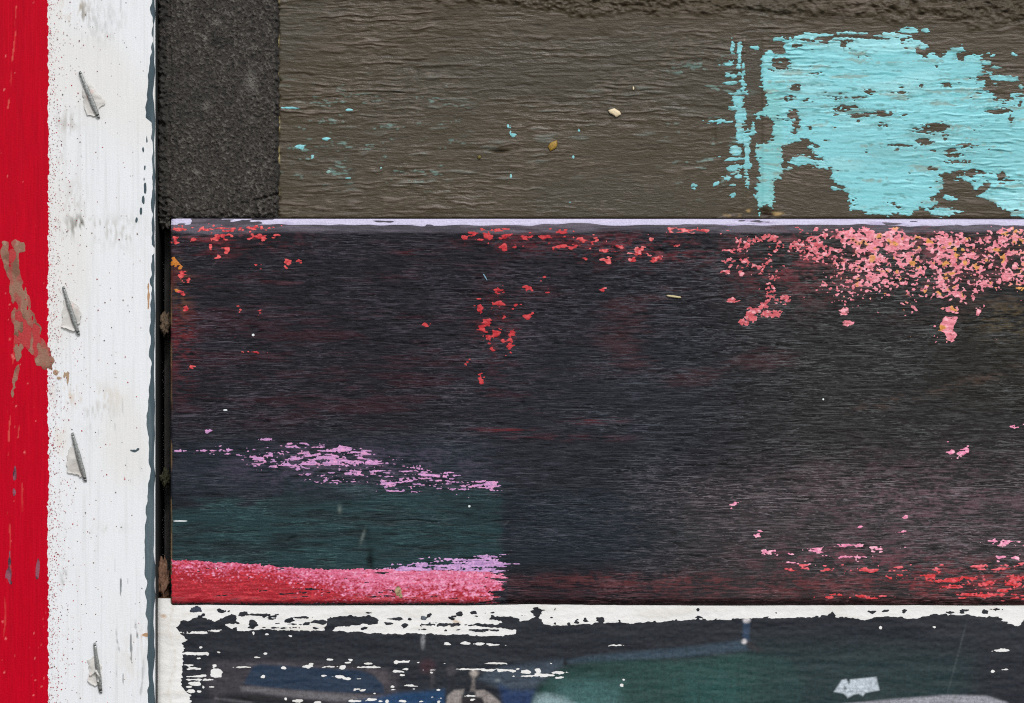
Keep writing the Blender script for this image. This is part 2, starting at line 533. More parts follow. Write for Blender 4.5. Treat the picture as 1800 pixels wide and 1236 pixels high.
# blue-black and bottle-green washes, lower left
col = mix(col, srgb(34, 43, 53), box(X, Y, 290, 860, 770, 880, 60, 40) * 0.8)
edge_x = 872 + 11 * N(X, Y, 26, 1.0, 191) + 8 * N(X, Y, 30, 6, 192)
tealz = sstep(14, -8, X - edge_x) * box(X, Y, 280, 1300, 862 + 6 * N(X, Y, 40, 4, 193), 1010, 5, 22) * (0.55 + 0.45 * sstep(-1.2, 1.0, N(X, Y, 44, 9, 19) + 0.5 * g2))
tealz *= sstep(-6, 6, X - 290) * np.where(X < 500, sstep(-1.2, 1.0, N(X, Y, 18, 5, 20) + (Y - 872) / 14), 1)
col = mix(col, srgb(31, 47, 53), sstep(330, -20, X - 930) * box(X, Y, 700, 1400, 872, 985, 5, 24) * 0.85)
col = mix(col, srgb(37, 60, 64), tealz)
col = mix(col, srgb(29, 36, 46), box(X, Y, 884, 1200, 870, 985, 6, 12) * (1 - sstep(1000, 1220, X)) * 0.9)
col = mix(col, srgb(24, 27, 32), tealz * sstep(0.6, 1.6, N(X, Y, 14, 2.5, 21)) * 0.6)
# red-brown tinge along the foot
foot = sstep(1000, 1024, Y) * sstep(884, 900, X)
col = mix(col, srgb(92, 34, 40), foot * sstep(-0.7, 1.4, g1 * 0.8 + g2 * 0.5 + 0.4 * low) * (0.2 + 0.35 * sstep(1300, 1700, X)))
col = mix(col, srgb(32, 20, 22), foot * sstep(1046, 1056, Y) * 0.7)
# paler grain crests: worn paint, plus highlights put into the colour
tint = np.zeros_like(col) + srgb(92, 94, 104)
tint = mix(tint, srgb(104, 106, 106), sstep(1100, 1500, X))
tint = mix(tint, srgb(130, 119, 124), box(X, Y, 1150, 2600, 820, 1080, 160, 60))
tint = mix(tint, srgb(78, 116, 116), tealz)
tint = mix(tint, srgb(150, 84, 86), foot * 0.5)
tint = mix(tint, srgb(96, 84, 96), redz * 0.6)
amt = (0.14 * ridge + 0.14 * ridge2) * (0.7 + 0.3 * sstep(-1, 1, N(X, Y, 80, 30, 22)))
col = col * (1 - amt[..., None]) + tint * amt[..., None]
col *= 0.80
# dark pores between the fibres
pore = sstep(0.9, 2.0, -(0.8 * g1 + 0.6 * g2))
col = col * (1 - 0.6 * pore[..., None])
# thin stains of the pink and red coats left in the grain
stn = sstep(-0.6, 1.6, 0.7 * g1 + 0.6 * N(X, Y, 2.2, 1.2, 27) + 0.5 * N(X, Y, 12, 7, 28))
for (cx, cy, rx, ry, a, cc) in ((1600, 440, 200, 70, .5, (150, 84, 92)), (1380, 460, 90, 60, .45, (140, 62, 70)), (1130, 440, 110, 26, .5, (140, 56, 62)), (960, 424, 120, 18, .5, (120, 36, 44)), (870, 580, 40, 70, .4, (110, 40, 46)),
                                (400, 420, 110, 22, .5, (130, 48, 54)), (320, 600, 22, 70, .6, (120, 34, 40)), (320, 500, 16, 60, .35, (110, 90, 50)), (1700, 1020, 190, 32, .55, (150, 50, 54)), (1480, 985, 140, 26, .4, (150, 80, 96)),
                                (1780, 560, 60, 40, .3, (130, 110, 70)), (620, 820, 200, 34, .3, (130, 110, 140)), (1100, 1018, 140, 10, .35, (120, 60, 56)), (1200, 940, 60, 20, .2, (40, 70, 70)), (1640, 890, 260, 80, .4, (130, 96, 106)), (1300, 1030, 300, 22, .35, (120, 52, 54))):
    col = mix(col, srgb(*cc), np.exp(-((X - cx) / rx) ** 2 - ((Y - cy) / ry) ** 2) * a * stn)
# a slanting bruise in the grain
bru = np.exp(-((Y - (735 - 0.25 * (X - 1450))) / 10) ** 2) * box(X, Y, 1500, 1900, 600, 760, 60, 20)
col = mix(col, srgb(84, 64, 54), bru * stn * 0.5)
# a gouge beside the green
col = mix(col, srgb(14, 16, 16), np.exp(-((X - 650) / 4.5) ** 2 - ((Y - 988) / 18) ** 2))
col = mix(col, srgb(98, 108, 104), np.exp(-((X - 637 - (945 - Y) * 0.3) / 2.5) ** 2 - ((Y - 943) / 12) ** 2) * 0.8)
col = mix(col, srgb(98, 108, 104), np.exp(-((X - 597) / 3.5) ** 2 - ((Y - 897) / 7) ** 2) * 0.8)
col = mix(col, srgb(104, 106, 112), np.clip(scr, 0, 1) * 0.8)
col = mix(col, srgb(9, 9, 11), np.clip(-scr, 0, 1) * 0.8)
# grey worn arris under the lilac
arr = (1 - sstep(20, 27, Y - PY0 + 2.5 * N(X, Y, 60, 4, 23) - tilt))
col = mix(col, srgb(98, 92, 102), arr * (0.45 + 0.4 * sstep(-1, 1, g2 + N(X, Y, 30, 5, 26))))
# raw tan fibres on the end arris
col = mix(col, srgb(150, 120, 80), (1 - sstep(0.5, 3.0, lef_d)) * sstep(-0.6, 0.6, N(X, Y, 3, 14, 24)) * 0.9)
roughp = 0.5 + 0.02 * g3 + 0.06 * rough_zone
plank = empty('wooden_plank', (0, 0, 0))
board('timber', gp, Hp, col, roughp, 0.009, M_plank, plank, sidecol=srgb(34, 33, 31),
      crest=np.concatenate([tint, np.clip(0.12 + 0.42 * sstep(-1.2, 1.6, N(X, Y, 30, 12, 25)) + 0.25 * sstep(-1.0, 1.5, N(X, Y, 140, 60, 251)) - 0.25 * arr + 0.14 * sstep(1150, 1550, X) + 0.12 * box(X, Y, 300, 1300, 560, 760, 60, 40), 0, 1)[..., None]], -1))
tag(plank, 'wide black plank flecked with pink and red paint, its top edge lilac', 'plank')

fine = N(X, Y, 1.3, 0.9, 31)
med = N(X, Y, 2.8, 1.9, 32)
dash = N(X, Y, 6, 0.9, 33)
dash2 = N(X, Y, 22, 1.7, 34)
rg = np.full(X.shape, 0.5, np.float32)

# lilac strip along the top arris
lil_bot = 10.6 + 1.6 * N(X, Y * 0, 40, 4, 35) + 0.8 * N(X, Y * 0 + 300, 10, 4, 36) + tilt * 0.6
F = np.minimum(Y - PY0 - 0.4 - tilt * 0.4, lil_bot - (Y - PY0))
F = np.where(X < 480, np.minimum(F, 2.4 * (dash2 * 0.8 + dash * 0.5 + (X - 400) / 70) - 0.25 * (Y - PY0 - 5)), F)
F = np.minimum(F, 3.2 * (2.2 - np.abs(dash2 + 0.5 * dash)) + 1)
F = np.minimum(F, (X - PX0) - 2)
F = np.maximum(F, np.where(X < 335, np.minimum(6 - np.abs(Y - PY0 - 5), 3 * (0.8 + dash)), -60))
c = np.zeros_like(col) + srgb(190, 184, 208)
c = mix(c, srgb(170, 160, 190), sstep(0.8, 2.2, dash2))
c = mix(c, srgb(196, 190, 214), sstep(0.5, 2.0, dash))
tag_part = film('lilac_paint', gp, Hp, F, c, rg, M_flake, plank, 0.04, 2.0, 0.02, rest='lilac_paint_specks', min_px=6)
tag_part['label'] = 'lilac paint along the top edge of the black plank'

# red flakes
RED = [(828, 412, 9, 6), (817, 418, 5, 4), (857, 417, 11, 6), (890, 415, 11, 4.5), (925, 417, 8, 5), (958, 417, 9, 6), (885, 435, 6, 6), (907, 433, 8, 3),
       (967, 432, 6, 2.5), (987, 432, 11, 3), (1008, 434, 9, 4), (877, 509, 8, 6), (874, 520, 5, 8), (876, 533, 6, 5), (866, 538, 5, 4), (842, 538, 4.5, 7),
       (845, 549, 5, 6), (907, 538, 6, 7), (928, 508, 6, 3.5), (955, 514, 8, 3), (928, 556, 8, 4.5), (884, 557, 4, 4), (857, 567, 8, 9), (847, 575, 7, 8),
       (873, 587, 9, 8), (857, 593, 7, 8), (862, 602, 5, 5), (902, 585, 7, 7), (883, 600, 4, 4), (897, 610, 6, 12), (864, 612, 5, 6), (823, 637, 4, 5),
       (846, 663, 4.5, 9), (848, 673, 4.5, 6), (1060, 510, 4, 4.5), (342, 423, 6, 3), (390, 417, 18, 6), (462, 416, 20, 5), (398, 440, 6, 6), (370, 436, 5, 3),
       (384, 457, 5, 3.5), (507, 463, 6, 6), (525, 458, 4, 4), (452, 466, 5, 3), (320, 480, 5, 8), (328, 495, 4, 4), (327, 543, 5, 6), (320, 515, 5, 4),
       (423, 541, 6, 4), (457, 547, 4, 3), (445, 619, 8, 2.5), (413, 593, 4, 4), (335, 645, 5, 4), (310, 423, 8, 7), (745, 572, 5, 3), (955, 489, 4, 3),
       (1085, 433, 8, 5), (1123, 443, 13, 6), (1113, 456, 7, 7), (1155, 454, 11, 8), (1188, 435, 7, 6), (1145, 421, 4, 5), (1070, 460, 9, 4), (1030, 457, 6, 4),
       (1035, 424, 22, 5), (1060, 440, 16, 4), (993, 408, 18, 7), (880, 404, 22, 3.5), (316, 402, 18, 5), (415, 402, 52, 4), (1190, 405, 14, 4), (1225, 406, 40, 4)]
F = blobs(X, Y, RED) * 0.8 + 1.5 * fine + 1.6 * med - 1.3 + 1.2 * dash
c = np.zeros_like(col) + srgb(180, 32, 42)
c = mix(c, srgb(226, 92, 92), sstep(-0.2, 1.2, fine + 0.4 * med) * (0.35 + 0.6 * np.maximum(sstep(980, 1060, X), 1 - sstep(480, 560, X))))
c = mix(c, srgb(226, 130, 132), sstep(0.2, 1.4, fine) * sstep(1000, 1100, X))
c = mix(c, srgb(150, 26, 36), sstep(0.6, 1.8, -med) * 0.8)
film('red_paint_flake', gp, Hp, F, c, rg, M_flake, plank, 0.02, 1.5, 0.02, rest='red_paint_specks', min_px=7)
F = blobs(X, Y, [(306, 462, 9, 6), (311, 510, 4, 3), (316, 470, 4, 4), (305, 455, 4, 4)]) + 1.2 * fine
film('orange_paint_fleck', gp, Hp, F, np.zeros_like(col) + srgb(196, 118, 40), rg, M_flake, plank, 0.02, 1.5, 0.02, rest='orange_paint_specks', min_px=6)

# pink flaking coat, upper right
KEEP = (X, Y, col, rg, fine, med)
gk, Hk = finer(gp, Hp, 1240, 2500, 392, 604)
X, Y = gk.X, gk.Y
fine = N(X, Y, 1.0, 0.75, 31); med = N(X, Y, 2.4, 1.7, 32)
col = np.zeros(X.shape + (3,), np.float32); rg = np.full(X.shape, 0.55, np.float32)
dens = np.full(X.shape, -3.0, np.float32)
XW = X + 7 * N(X, Y, 14, 11, 46) + 4 * N(X, Y, 5, 4, 47)
YW = Y + 6 * N(X, Y, 13, 10, 48) + 3 * N(X, Y, 5, 4, 49)
def zone(x0, x1, y0, y1, v, sx=22, sy=12):
    global dens
    X = XW; Y = YW
    dens = np.maximum(dens, -3 + (v + 3) * box(X, Y, x0, x1, y0, y1, sx, sy))
zone(1295, 1400, 408, 442, 0.45, 26, 10); zone(1330, 1360, 440, 540, 0.1, 12, 16); zone(1260, 1330, 432, 442, -0.2, 14, 5); zone(1395, 1780, 402, 440, 0.95, 12, 10)
zone(1400, 1500, 440, 458, 0.0, 20, 9)
zone(1455, 1640, 436, 528, 0.3, 26, 26); zone(1400, 1470, 430, 462, 0.15, 22, 14); zone(1290, 1400, 405, 425, 0.35, 24, 7); zone(1440, 1800, 404, 424, 1.1, 20, 8); zone(1500, 1620, 436, 470, 0.55); zone(1265, 1335, 452, 470, -0.1, 10, 8)
zone(1333, 1352, 445, 560, 0.15, 8, 10); zone(1365, 1385, 455, 500, -0.2, 8, 10); zone(1310, 1332, 545, 568, 0.9, 7, 6); zone(1345, 1370, 545, 560, 0.8, 8, 5)
zone(1370, 1392, 520, 530, 0.7, 7, 5); zone(1640, 1700, 412, 530, 0.5, 16, 14); zone(1672, 1690, 425, 485, 1.2, 6, 10); zone(1690, 1740, 440, 480, 0.1, 16, 12)
zone(1660, 1680, 540, 546, 1.0, 6, 4); zone(1660, 1680, 558, 596, 2.0, 3, 5); zone(1745, 1765, 398, 436, 1.6, 7, 6); zone(1778, 1830, 400, 432, 1.7, 7, 10)
zone(1786, 1812, 445, 490, 0.9, 6, 10); zone(1762, 1776, 478, 496, 1.4, 5, 5); zone(1714, 1740, 485, 512, 0.2, 8, 8); zone(1650, 1660, 450, 490, 0.6, 6, 10)
zone(1478, 1490, 543, 552, 1.0, 5, 4); zone(1482, 1496, 563, 572, 0.7, 5, 4); zone(1716, 1722, 540, 552, 1.2, 4, 4); zone(1605, 1616, 540, 550, 0.9, 5, 4)
zone(1281, 1288, 524, 530, 1.2, 4, 3); zone(1272, 1282, 474, 480, 1.2, 5, 3); zone(1300, 1306, 476, 484, 0.9, 4, 4); zone(1284, 1294, 545, 556, 0.6, 4, 4)
zone(1700, 1760, 515, 525, 0.2, 12, 4); zone(1690, 1840, 400, 446, 0.75, 30, 18); zone(1690, 1840, 440, 520, 0.0, 30, 20); zone(1830, 2330, 400, 470, 0.5, 60, 25); zone(1900, 2050, 400, 520, 0.3, 40, 30)
pkn = 0.6 * N(X, Y, 1.1, 0.85, 411) + 0.75 * N(X, Y, 1.8, 1.4, 41) + 0.4 * N(X, Y, 3.8, 3.0, 42) + 0.4 * N(X, Y, 11, 8, 421)
thr_top = sstep(398, 404, Y + 2 * med)
F = (pkn * 1.1 + dens * 1.1 - 0.32) * 1.7
F = np.where(thr_top > 0.3, F, -5)
F = np.minimum(F, 4)
F = np.maximum(F, blobs(X, Y, [(1670, 566, 9, 9), (1671, 586, 8, 13), (1667, 575, 8, 8), (1671, 544, 11, 5), (1320, 556, 8, 11), (1326, 547, 9, 5), (1312, 567, 9, 4), (1350, 552, 12, 5), (1365, 550, 9, 6), (1380, 525, 10, 5), (1373, 530, 8, 4), (1285, 527, 7, 4), (1278, 477, 8, 4), (1303, 481, 4, 5), (1485, 547, 8, 6), (1490, 568, 9, 5), (1719, 547, 5, 7), (1768, 487, 9, 9)]) + 1.0 * fine + 1.3 * med)
hue = sstep(1380, 1520, X)
c = np.zeros_like(col) + srgb(206, 92, 98)
c = mix(c, srgb(236, 146, 160), np.clip(hue * 0.85 + 0.25 * fine, 0, 1))
c = mix(c, srgb(250, 196, 204), sstep(0.4, 1.6, N(X, Y, 1.6, 1.4, 43)) * 0.6)
c = mix(c, srgb(190, 82, 92), sstep(0.3, 1.5, N(X, Y, 3, 2.2, 44)) * (0.75 - 0.35 * hue))
c = mix(c, srgb(120, 60, 66), sstep(1.3, 2.0, N(X, Y, 1.6, 1.1, 441)) * 0.8)
c = mix(c, srgb(216, 152, 60), sstep(0.95, 1.6, N(X, Y, 3.2, 3.0, 45) + 0.5 * sstep(1700, 1800, X)) * sstep(1430, 1560, X) * 0.85)
c = mix(c, srgb(228, 160, 100), sstep(1770, 1800, X) * sstep(0, 1, med) * 0.6)
film('pink_paint_flake', gk, Hk, F, c, rg, M_flake, plank, 0.012, 1.6, 0.015, rest='pink_paint_specks', min_px=8)
X, Y, col, rg, fine, med = KEEP

# small pink dashes on the right
PD = [(1690, 797, 8, 8), (1698, 790, 6, 5), (1673, 796, 5, 6), (1700, 805, 12, 2), (1777, 749, 9, 2), (1665, 777, 3, 2), (1290, 885, 6, 3), (1285, 892, 2, 2), (1334, 938, 5, 4), (1363, 973, 7, 5),
      (1390, 971, 6, 2), (1434, 967, 18, 4), (1485, 958, 12, 3), (1510, 960, 8, 4), (1545, 965, 14, 4), (1590, 962, 10, 2.5), (1592, 910, 5, 2.5), (1583, 936, 4, 2),
      (1512, 928, 4, 3), (1745, 952, 14, 4), (1766, 955, 12, 4), (1797, 958, 9, 3), (1757, 980, 8, 4), (1782, 982, 8, 3), (1510, 981, 6, 3), (1345, 972, 6, 2), (1462, 978, 5, 2), (1490, 979, 16, 2), (1400, 989, 16, 2)]
F = blobs(X, Y, PD) * 0.7 + 1.1 * fine + 1.2 * dash - 0.7
film('pink_paint_dash', gp, Hp, F, mix(np.zeros_like(col) + srgb(232, 136, 172), srgb(250, 190, 205), sstep(0.5, 1.5, fine)), rg, M_flake, plank, 0.015, 1.5, 0.02, rest='pink_paint_speckles', min_px=6)
RD = [(1388, 1000, 10, 3), (1411, 997, 8, 5), (1453, 1001, 8, 4), (1475, 996, 10, 3), (1492, 1002, 9, 3), (1520, 1000, 14, 5), (1541, 1001, 6, 3), (1581, 999, 14, 4), (1638, 1003, 10, 4), (1656, 992, 6, 4),
      (1634, 1015, 12, 5), (1662, 1021, 16, 4), (1585, 1014, 10, 2.5), (1563, 1013, 7, 2), (1710, 1019, 22, 7), (1735, 1027, 16, 6), (1780, 1028, 16, 6), (1765, 1037, 12, 5), (1725, 1047, 30, 4), (1668, 1032, 16, 3), (1790, 1018, 14, 4), (1700, 1046, 14, 4),
      (1730, 997, 18, 3), (1760, 998, 12, 5), (1783, 994, 8, 3), (1790, 1048, 16, 4), (1465, 1048, 16, 2), (1530, 1049, 22, 2), (1860, 1030, 50, 12)]
F = blobs(X, Y, RD) * 0.6 + 1.2 * fine + 1.5 * dash - 0.9
c = mix(np.zeros_like(col) + srgb(206, 52, 56), srgb(232, 110, 120), sstep(0.2, 1.3, fine) * 0.7 + 0.5 * (1 - sstep(995, 1012, Y)))
film('red_paint_dash', gp, Hp, F, c, rg, M_flake, plank, 0.015, 1.5, 0.02, rest='red_paint_speckles', min_px=6)

# lilac-pink dry brush stroke
KEEP = (X, Y, col, rg, fine, med, dash)
gk, Hk = finer(gp, Hp, 300, 920, 740, 890)
X, Y = gk.X, gk.Y
fine = N(X, Y, 1.0, 0.75, 31); med = N(X, Y, 2.4, 1.7, 32); dash = N(X, Y, 6, 0.8, 33)
col = np.zeros(X.shape + (3,), np.float32); rg = np.full(X.shape, 0.55, np.float32)
ctr = poly_y(X, [(300, 788), (420, 800), (560, 818), (700, 838), (880, 856), (900, 860)])
up = poly_y(X, [(300, 4), (400, 14), (520, 40), (600, 46), (680, 36), (780, 22), (880, 8), (900, 4)])
dn = poly_y(X, [(300, 4), (420, 18), (560, 30), (700, 30), (800, 22), (870, 14), (892, 3)])
v = (Y - ctr)
prof = np.where(v < 0, v / up, v / dn)
dd = 0.85 - 1.9 * prof ** 2 - 0.5 * sstep(700, 880, X) - 1.1 * (1 - sstep(380, 520, X)) - 1.2 * sstep(870, 900, X)
F = (0.85 * N(X, Y, 6, 0.75, 51) + 0.55 * N(X, Y, 16, 3.2, 52) + 0.55 * fine + 0.1 * med + 1.0 * dd - 1.0) * 1.6
F = np.minimum(F, 5.2 - np.abs(prof) * 4)
F = np.where(X > 905, -5, F)
F = np.maximum(F, blobs(X, Y, [(355, 792, 30, 2), (470, 773, 8, 2), (520, 806, 9, 3.5), (600, 790, 16, 6), (835, 854, 20, 3), (860, 848, 14, 2.5), (452, 806, 10, 4), (365, 758, 8, 3), (402, 790, 6, 2)]) + 0.8 * fine + dash - 0.6)
c = mix(np.zeros_like(col) + srgb(206, 146, 196), srgb(150, 130, 170), sstep(0.3, 1.5, fine) * 0.6)
c = mix(c, srgb(232, 160, 200), sstep(0.3, 1.5, med) * 0.6)
film('lilac_brush_mark', gk, Hk, F, c, rg, M_flake, plank, 0.01, 1.5, 0.015, rest='lilac_brush_specks', min_px=7)
X, Y, col, rg, fine, med, dash = KEEP

# pink and red stripe at the lower left
KEEP = (X, Y, col, rg)
gk, Hk = finer(gp, Hp, 300, 920, 960, 1066)
X, Y = gk.X, gk.Y
rg = np.full(X.shape, 0.55, np.float32); z0 = np.zeros(X.shape + (3,), np.float32)
fn = N(X, Y, 1.0, 0.75, 311); d1 = N(X, Y, 6, 0.8, 331); d2 = N(X, Y, 24, 1.2, 332); m2 = N(X, Y, 4, 2, 333)
topy = poly_y(X, [(300, 984), (420, 990), (560, 1001), (640, 1001), (690, 1001), (880, 1004)]) + 0.7 * m2
endx = 876 + 9 * d2 + 4 * N(X, Y, 30, 5, 334)
F = np.minimum(np.minimum(Y - topy, 1061 - Y), np.minimum(X - 302, (endx - X) * 0.3))
F = np.minimum(F + 0.8 * fn, 4)
# worn through along the grain, most of all towards the end and the foot
wear = 0.75 * d1 + 0.5 * d2 + 0.45 * fn - 2.1 + 1.5 * sstep(820, 900, X) + 0.8 * sstep(1036, 1058, Y) * sstep(500, 760, X) + 0.5 * sstep(1030, 1046, Y) * (1 - sstep(1046, 1050, Y))
F = np.minimum(F, -wear * 2)
u_ = (Y - topy) / poly_y(X, [(300, 44), (450, 38), (560, 48), (650, 70), (880, 66)])
sp = 0.9 * N(X, Y, 0.9, 0.7, 54) + 0.35 * N(X, Y, 2.0, 1.4, 541)
pk = sstep(0.2, 0.95, 1 - u_ + 0.28 * sp + 0.06 * m2 - 0.2 + 0.4 * sstep(420, 700, X))
c = z0 + srgb(160, 26, 40)
c = mix(c, srgb(196, 44, 56), sstep(-0.3, 1.4, fn + d1))
c = mix(c, srgb(214, 104, 138), pk)
c = mix(c, srgb(236, 152, 186), pk * sstep(540, 760, X) * sstep(-0.5, 1.2, fn + 0.5 * m2) * 0.8)
c = mix(c, srgb(238, 176, 200), pk * sstep(0.8, 1.9, sp) * 0.7)
c = mix(c, srgb(196, 78, 84), sstep(1045, 1052, Y) * (0.4 + 0.4 * sstep(560, 700, X)) * sstep(-1, 1, d1))
c = mix(c, srgb(70, 26, 32), sstep(1054, 1060, Y) * 0.6)
c = mix(c, srgb(112, 50, 60), sstep(1.0, 1.9, d1) * sstep(1024, 1034, Y) * 0.7)
tag_part = film('pink_and_red_stripe', gk, Hk, F, c, rg, M_flake, plank, 0.01, 1.5, 0.015, rest='pink_stripe_specks')
tag_part['label'] = 'sprayed pink and red stripe along the foot of the black plank'
t2 = poly_y(X, [(670, 1000), (690, 991), (760, 982), (880, 973)])
prf = np.minimum(np.minimum((Y - t2) / 6, 1), np.minimum((X - 676) / 40, (882 + 8 * d2 - X) / 12))
F = (0.75 * d1 + 0.45 * d2 + 0.5 * fn + 1.5 * np.minimum(prf, 1) - 0.75) * 1.5
F = np.where((prf > -1) & (Y < topy + 2), np.minimum(F, 3), -5)
c = mix(z0 + srgb(176, 134, 184), srgb(208, 160, 208), sstep(0, 1.4, fn + d1))
film('lilac_wedge_paint', gk, Hk, F, c, rg, M_flake, plank, 0.01, 1.5, 0.02, rest='lilac_wedge_specks')
X, Y, col, rg = KEEP
F = blobs(X, Y, [(700, 1040, 6, 8), (704, 1047, 4, 4)]) + fine * 0.6
film('bare_wood_spot', gp, Hp, F, mix(np.zeros_like(col) + srgb(168, 146, 112), srgb(110, 90, 70), sstep(0, 1, fine)), rg, M_flake, plank, 0.02, 1.5)
F = blobs(X, Y, [(445, 589, 2.4, 2.4), (825, 890, 2.2, 2.2), (1447, 702, 1.8, 1.8), (317, 916, 14, 1.2), (396, 721, 4, 1.6), (380, 1000, 1.5, 1.5)])
film('white_dot', gp, Hp, F, np.zeros_like(col) + srgb(225, 230, 230), rg, M_flake, plank, 0.03, 1, 0.02, rest='white_specks')  # tiny white dots and dashes on the plank

# ------------------------------------------------------------------ brown board with turquoise paint
YB = 0.0013
gb = Grid(axis(489, EXT_X, 489, 1806, 1.9, 10), axis(EXT_T, 383.3, -6, 383.3, 1.25), YB)
X, Y = gb.X, gb.Y
knot = np.exp(-((X - 1335) / 75) ** 2) * sstep(170, 375, Y)
wy = Y + 2.5 * N(X, Y, 90, 20, 60) + 26 * knot + 0.9 * N(X, Y, 7, 4, 61)
wx = X + 4 * N(X, Y, 8, 4, 62)
b1 = N(wx, wy, 13, 1.25, 63)
b2 = N(wx, wy, 5, 0.95, 64)
b3 = N(wx, wy, 26, 3.2, 65)
b4 = N(X, Y, 3.2, 2.0, 66)
b5 = N(X, Y, 1.6, 1.2, 67)
strength = 0.75 + 0.3 * N(X, Y, 110, 60, 68)
bar = sstep(1308, 1314, X) * (1 - sstep(1337, 1343, X)) * sstep(55, 70, Y)
rid = np.maximum(b1 - 0.35, 0) - 0.4 * np.maximum(-b1 - 1.2, 0)        # thin sharp crests, a few cracks
patch = sstep(-1.2, 1.2, N(X, Y, 45, 16, 681))
Hb = strength * (0.010 * b1 + 0.105 * rid * (0.35 + 0.8 * patch) + 0.013 * b2 + 0.025 * b3 + 0.012 * b4) * (1 - 0.75 * bar)
Hb += 0.02 * b5 * 0.3 - 0.10 * bar + 0.10 * np.exp(-((X - 1309) / 3.0) ** 2) * sstep(60, 75, Y) + 0.08 * np.exp(-((X - 1344) / 4) ** 2) * sstep(90, 110, Y)
crl = poly_y(X, [(400, -40), (720, -8), (800, 8), (1000, 20), (1400, 30), (1800, 38), (2500, 44)])
crust = sstep(8, -16, Y - crl + 4 * N(X, Y, 14, 6, 69) + 3 * N(X, Y, 4, 3, 691)) 
Hb += crust * (0.3 + 0.13 * N(X, Y, 2.0, 1.5, 70) + 0.2 * N(X, Y, 5, 3.2, 71)) * sstep(-400, -40, Y)
Hb -= 0.5 * crust * sstep(14, -2, Y + 3 * N(X, Y, 18, 5, 72)) * sstep(1150, 1300, X) * sstep(-400, -40, Y)
for (cx, cy, rx, ry, dpt) in ((878, 266, 14, 2.2, -0.9), (860, 263, 70, 3, -0.12), (1346, 378, 12, 9, -0.8), (1290, 376, 26, 7, -0.2), (732, 124, 5, 9, -0.2),
                              (1255, 240, 4, 16, -0.25), (1060, 66, 14, 10, -0.2), (710, 82, 14, 6, -0.2)):
    Hb += dpt * np.exp(-((X - cx) / rx) ** 2 - ((Y - cy) / ry) ** 2)
Hb -= 0.15 * np.clip(1 - (383.3 - Y) / 3, 0, 1) ** 2
Hb -= 0.4 * np.clip(1 - (X - 489 + 1.5 * b4) / 4, 0, 1) ** 2
col = np.zeros(X.shape + (3,), np.float32) + srgb(70, 61, 46)
col = mix(col, srgb(112, 100, 91), sstep(0.6, 1.9, b1 + 0.3 * b2) * 0.6 * (0.4 + 0.6 * patch))  # ridge tops lightened: sky sheen of the gloss painted into the colour
col = mix(col, srgb(54, 46, 36), sstep(0.9, 2.0, -(b1 + 0.3 * b2)) * 0.6)
col = mix(col, srgb(66, 62, 52), sstep(-0.5, 1.5, N(X, Y, 60, 40, 73)) * 0.5)
cz = np.maximum(box(X, Y, 495, 820, 150, 330, 40, 30), box(X, Y, 1180, 1310, 100, 340, 40, 30))
col = mix(col, srgb(104, 132, 124), sstep(1.9, 2.7, 0.9 * b2 + 0.8 * N(X, Y, 16, 4, 74) + 0.5 * b5) * cz * 0.8)
col = mix(col, srgb(96, 104, 96), sstep(1.6, 2.6, b1 + 0.8 * N(X, Y, 16, 6, 75)) * box(X, Y, 600, 1200, 130, 340, 60, 30) * 0.5)
col = mix(col, srgb(176, 160, 112), sstep(4.5, 1.5, X - 489) * sstep(0.1, 1.0, N(X, Y, 3, 6, 77)) * 0.8)
col = mix(col, srgb(168, 138, 88), blobs(X, Y, [(1290, 378, 22, 5), (1318, 372, 10, 6), (1366, 376, 16, 5), (1318, 345, 6, 3)]) / 3 * sstep(-0.5, 1, b4) * 0.8)
col = mix(col, srgb(40, 24, 14), blobs(X, Y, [(1350, 378, 12, 6)]) / 3)
rb_ = 0.42 + 0.05 * N(X, Y, 30, 12, 76) + 0.1 * crust
brown = empty('painted_board')
board('timber', gb, Hb, col, rb_, 0.012, M_brown, brown, sidecol=srgb(40, 33, 26),
      crest=np.concatenate([np.zeros_like(col) + srgb(124, 110, 97), (0.6 * patch * (1 - 0.8 * bar) * (1 - 0.5 * crust))[..., None]], -1))  # crest tint is painted sky sheen on the wrinkles
tag(brown, 'wrinkled brown board with a large peeling turquoise patch', 'board')

CY = [(530,225),(600,220),(660,213),(760,214),(825,222),(850,262),(865,222),(920,205),(1040,212),(1130,206),(1150,232),(1185,214),(1250,212),(1245,235),(1222,258),(1235,292),(1285,310),(1305,285),(1360,300),(1400,275),(1470,248),(1485,268),(1440,285),(1445,310),(1470,330),(1495,292),(1560,292),(1580,305),(1566,340),(1592,378),(1625,388),(1505,412),(1590,425),(1600,448),(1552,465),(1640,490),(1660,515),(1720,532),(1735,505),(1765,490),(1800,496),(1900,480),(2050,540),(2200,530),(2260,700),(2150,820),(2190,960),(2050,1010),(2090,1120),(1950,1165),(1800,1145),(1740,1132),(1690,1108),(1650,1075),(1590,1045),(1550,1035),(1625,1000),(1590,985),(1545,1000),(1500,960),(1430,950),(1440,910),(1390,900),(1350,925),(1385,965),(1360,1000),(1310,1045),(1350,1055),(1340,1082),(1290,1100),(1245,1112),(1200,1135),(1100,1140),(1010,1138),(950,1112),(885,1100),(880,1000),(820,970),(785,925),(795,890),(720,885),(690,865),(640,870),(600,880),(560,850),(600,830),(680,830),(760,850),(690,820),(680,790),(640,790),(690,750),(640,725),(560,760),(520,770),(525,900),(515,945),(485,960),(475,1100),(440,1085),(400,1100),(385,1030),(400,930),(410,870),(390,840),(390,760),(440,755),(475,740),(480,640),(430,610),(390,632),(380,600),(440,560),(445,540),(430,470),(415,410),(418,310),(450,272),(480,290),(540,270)]
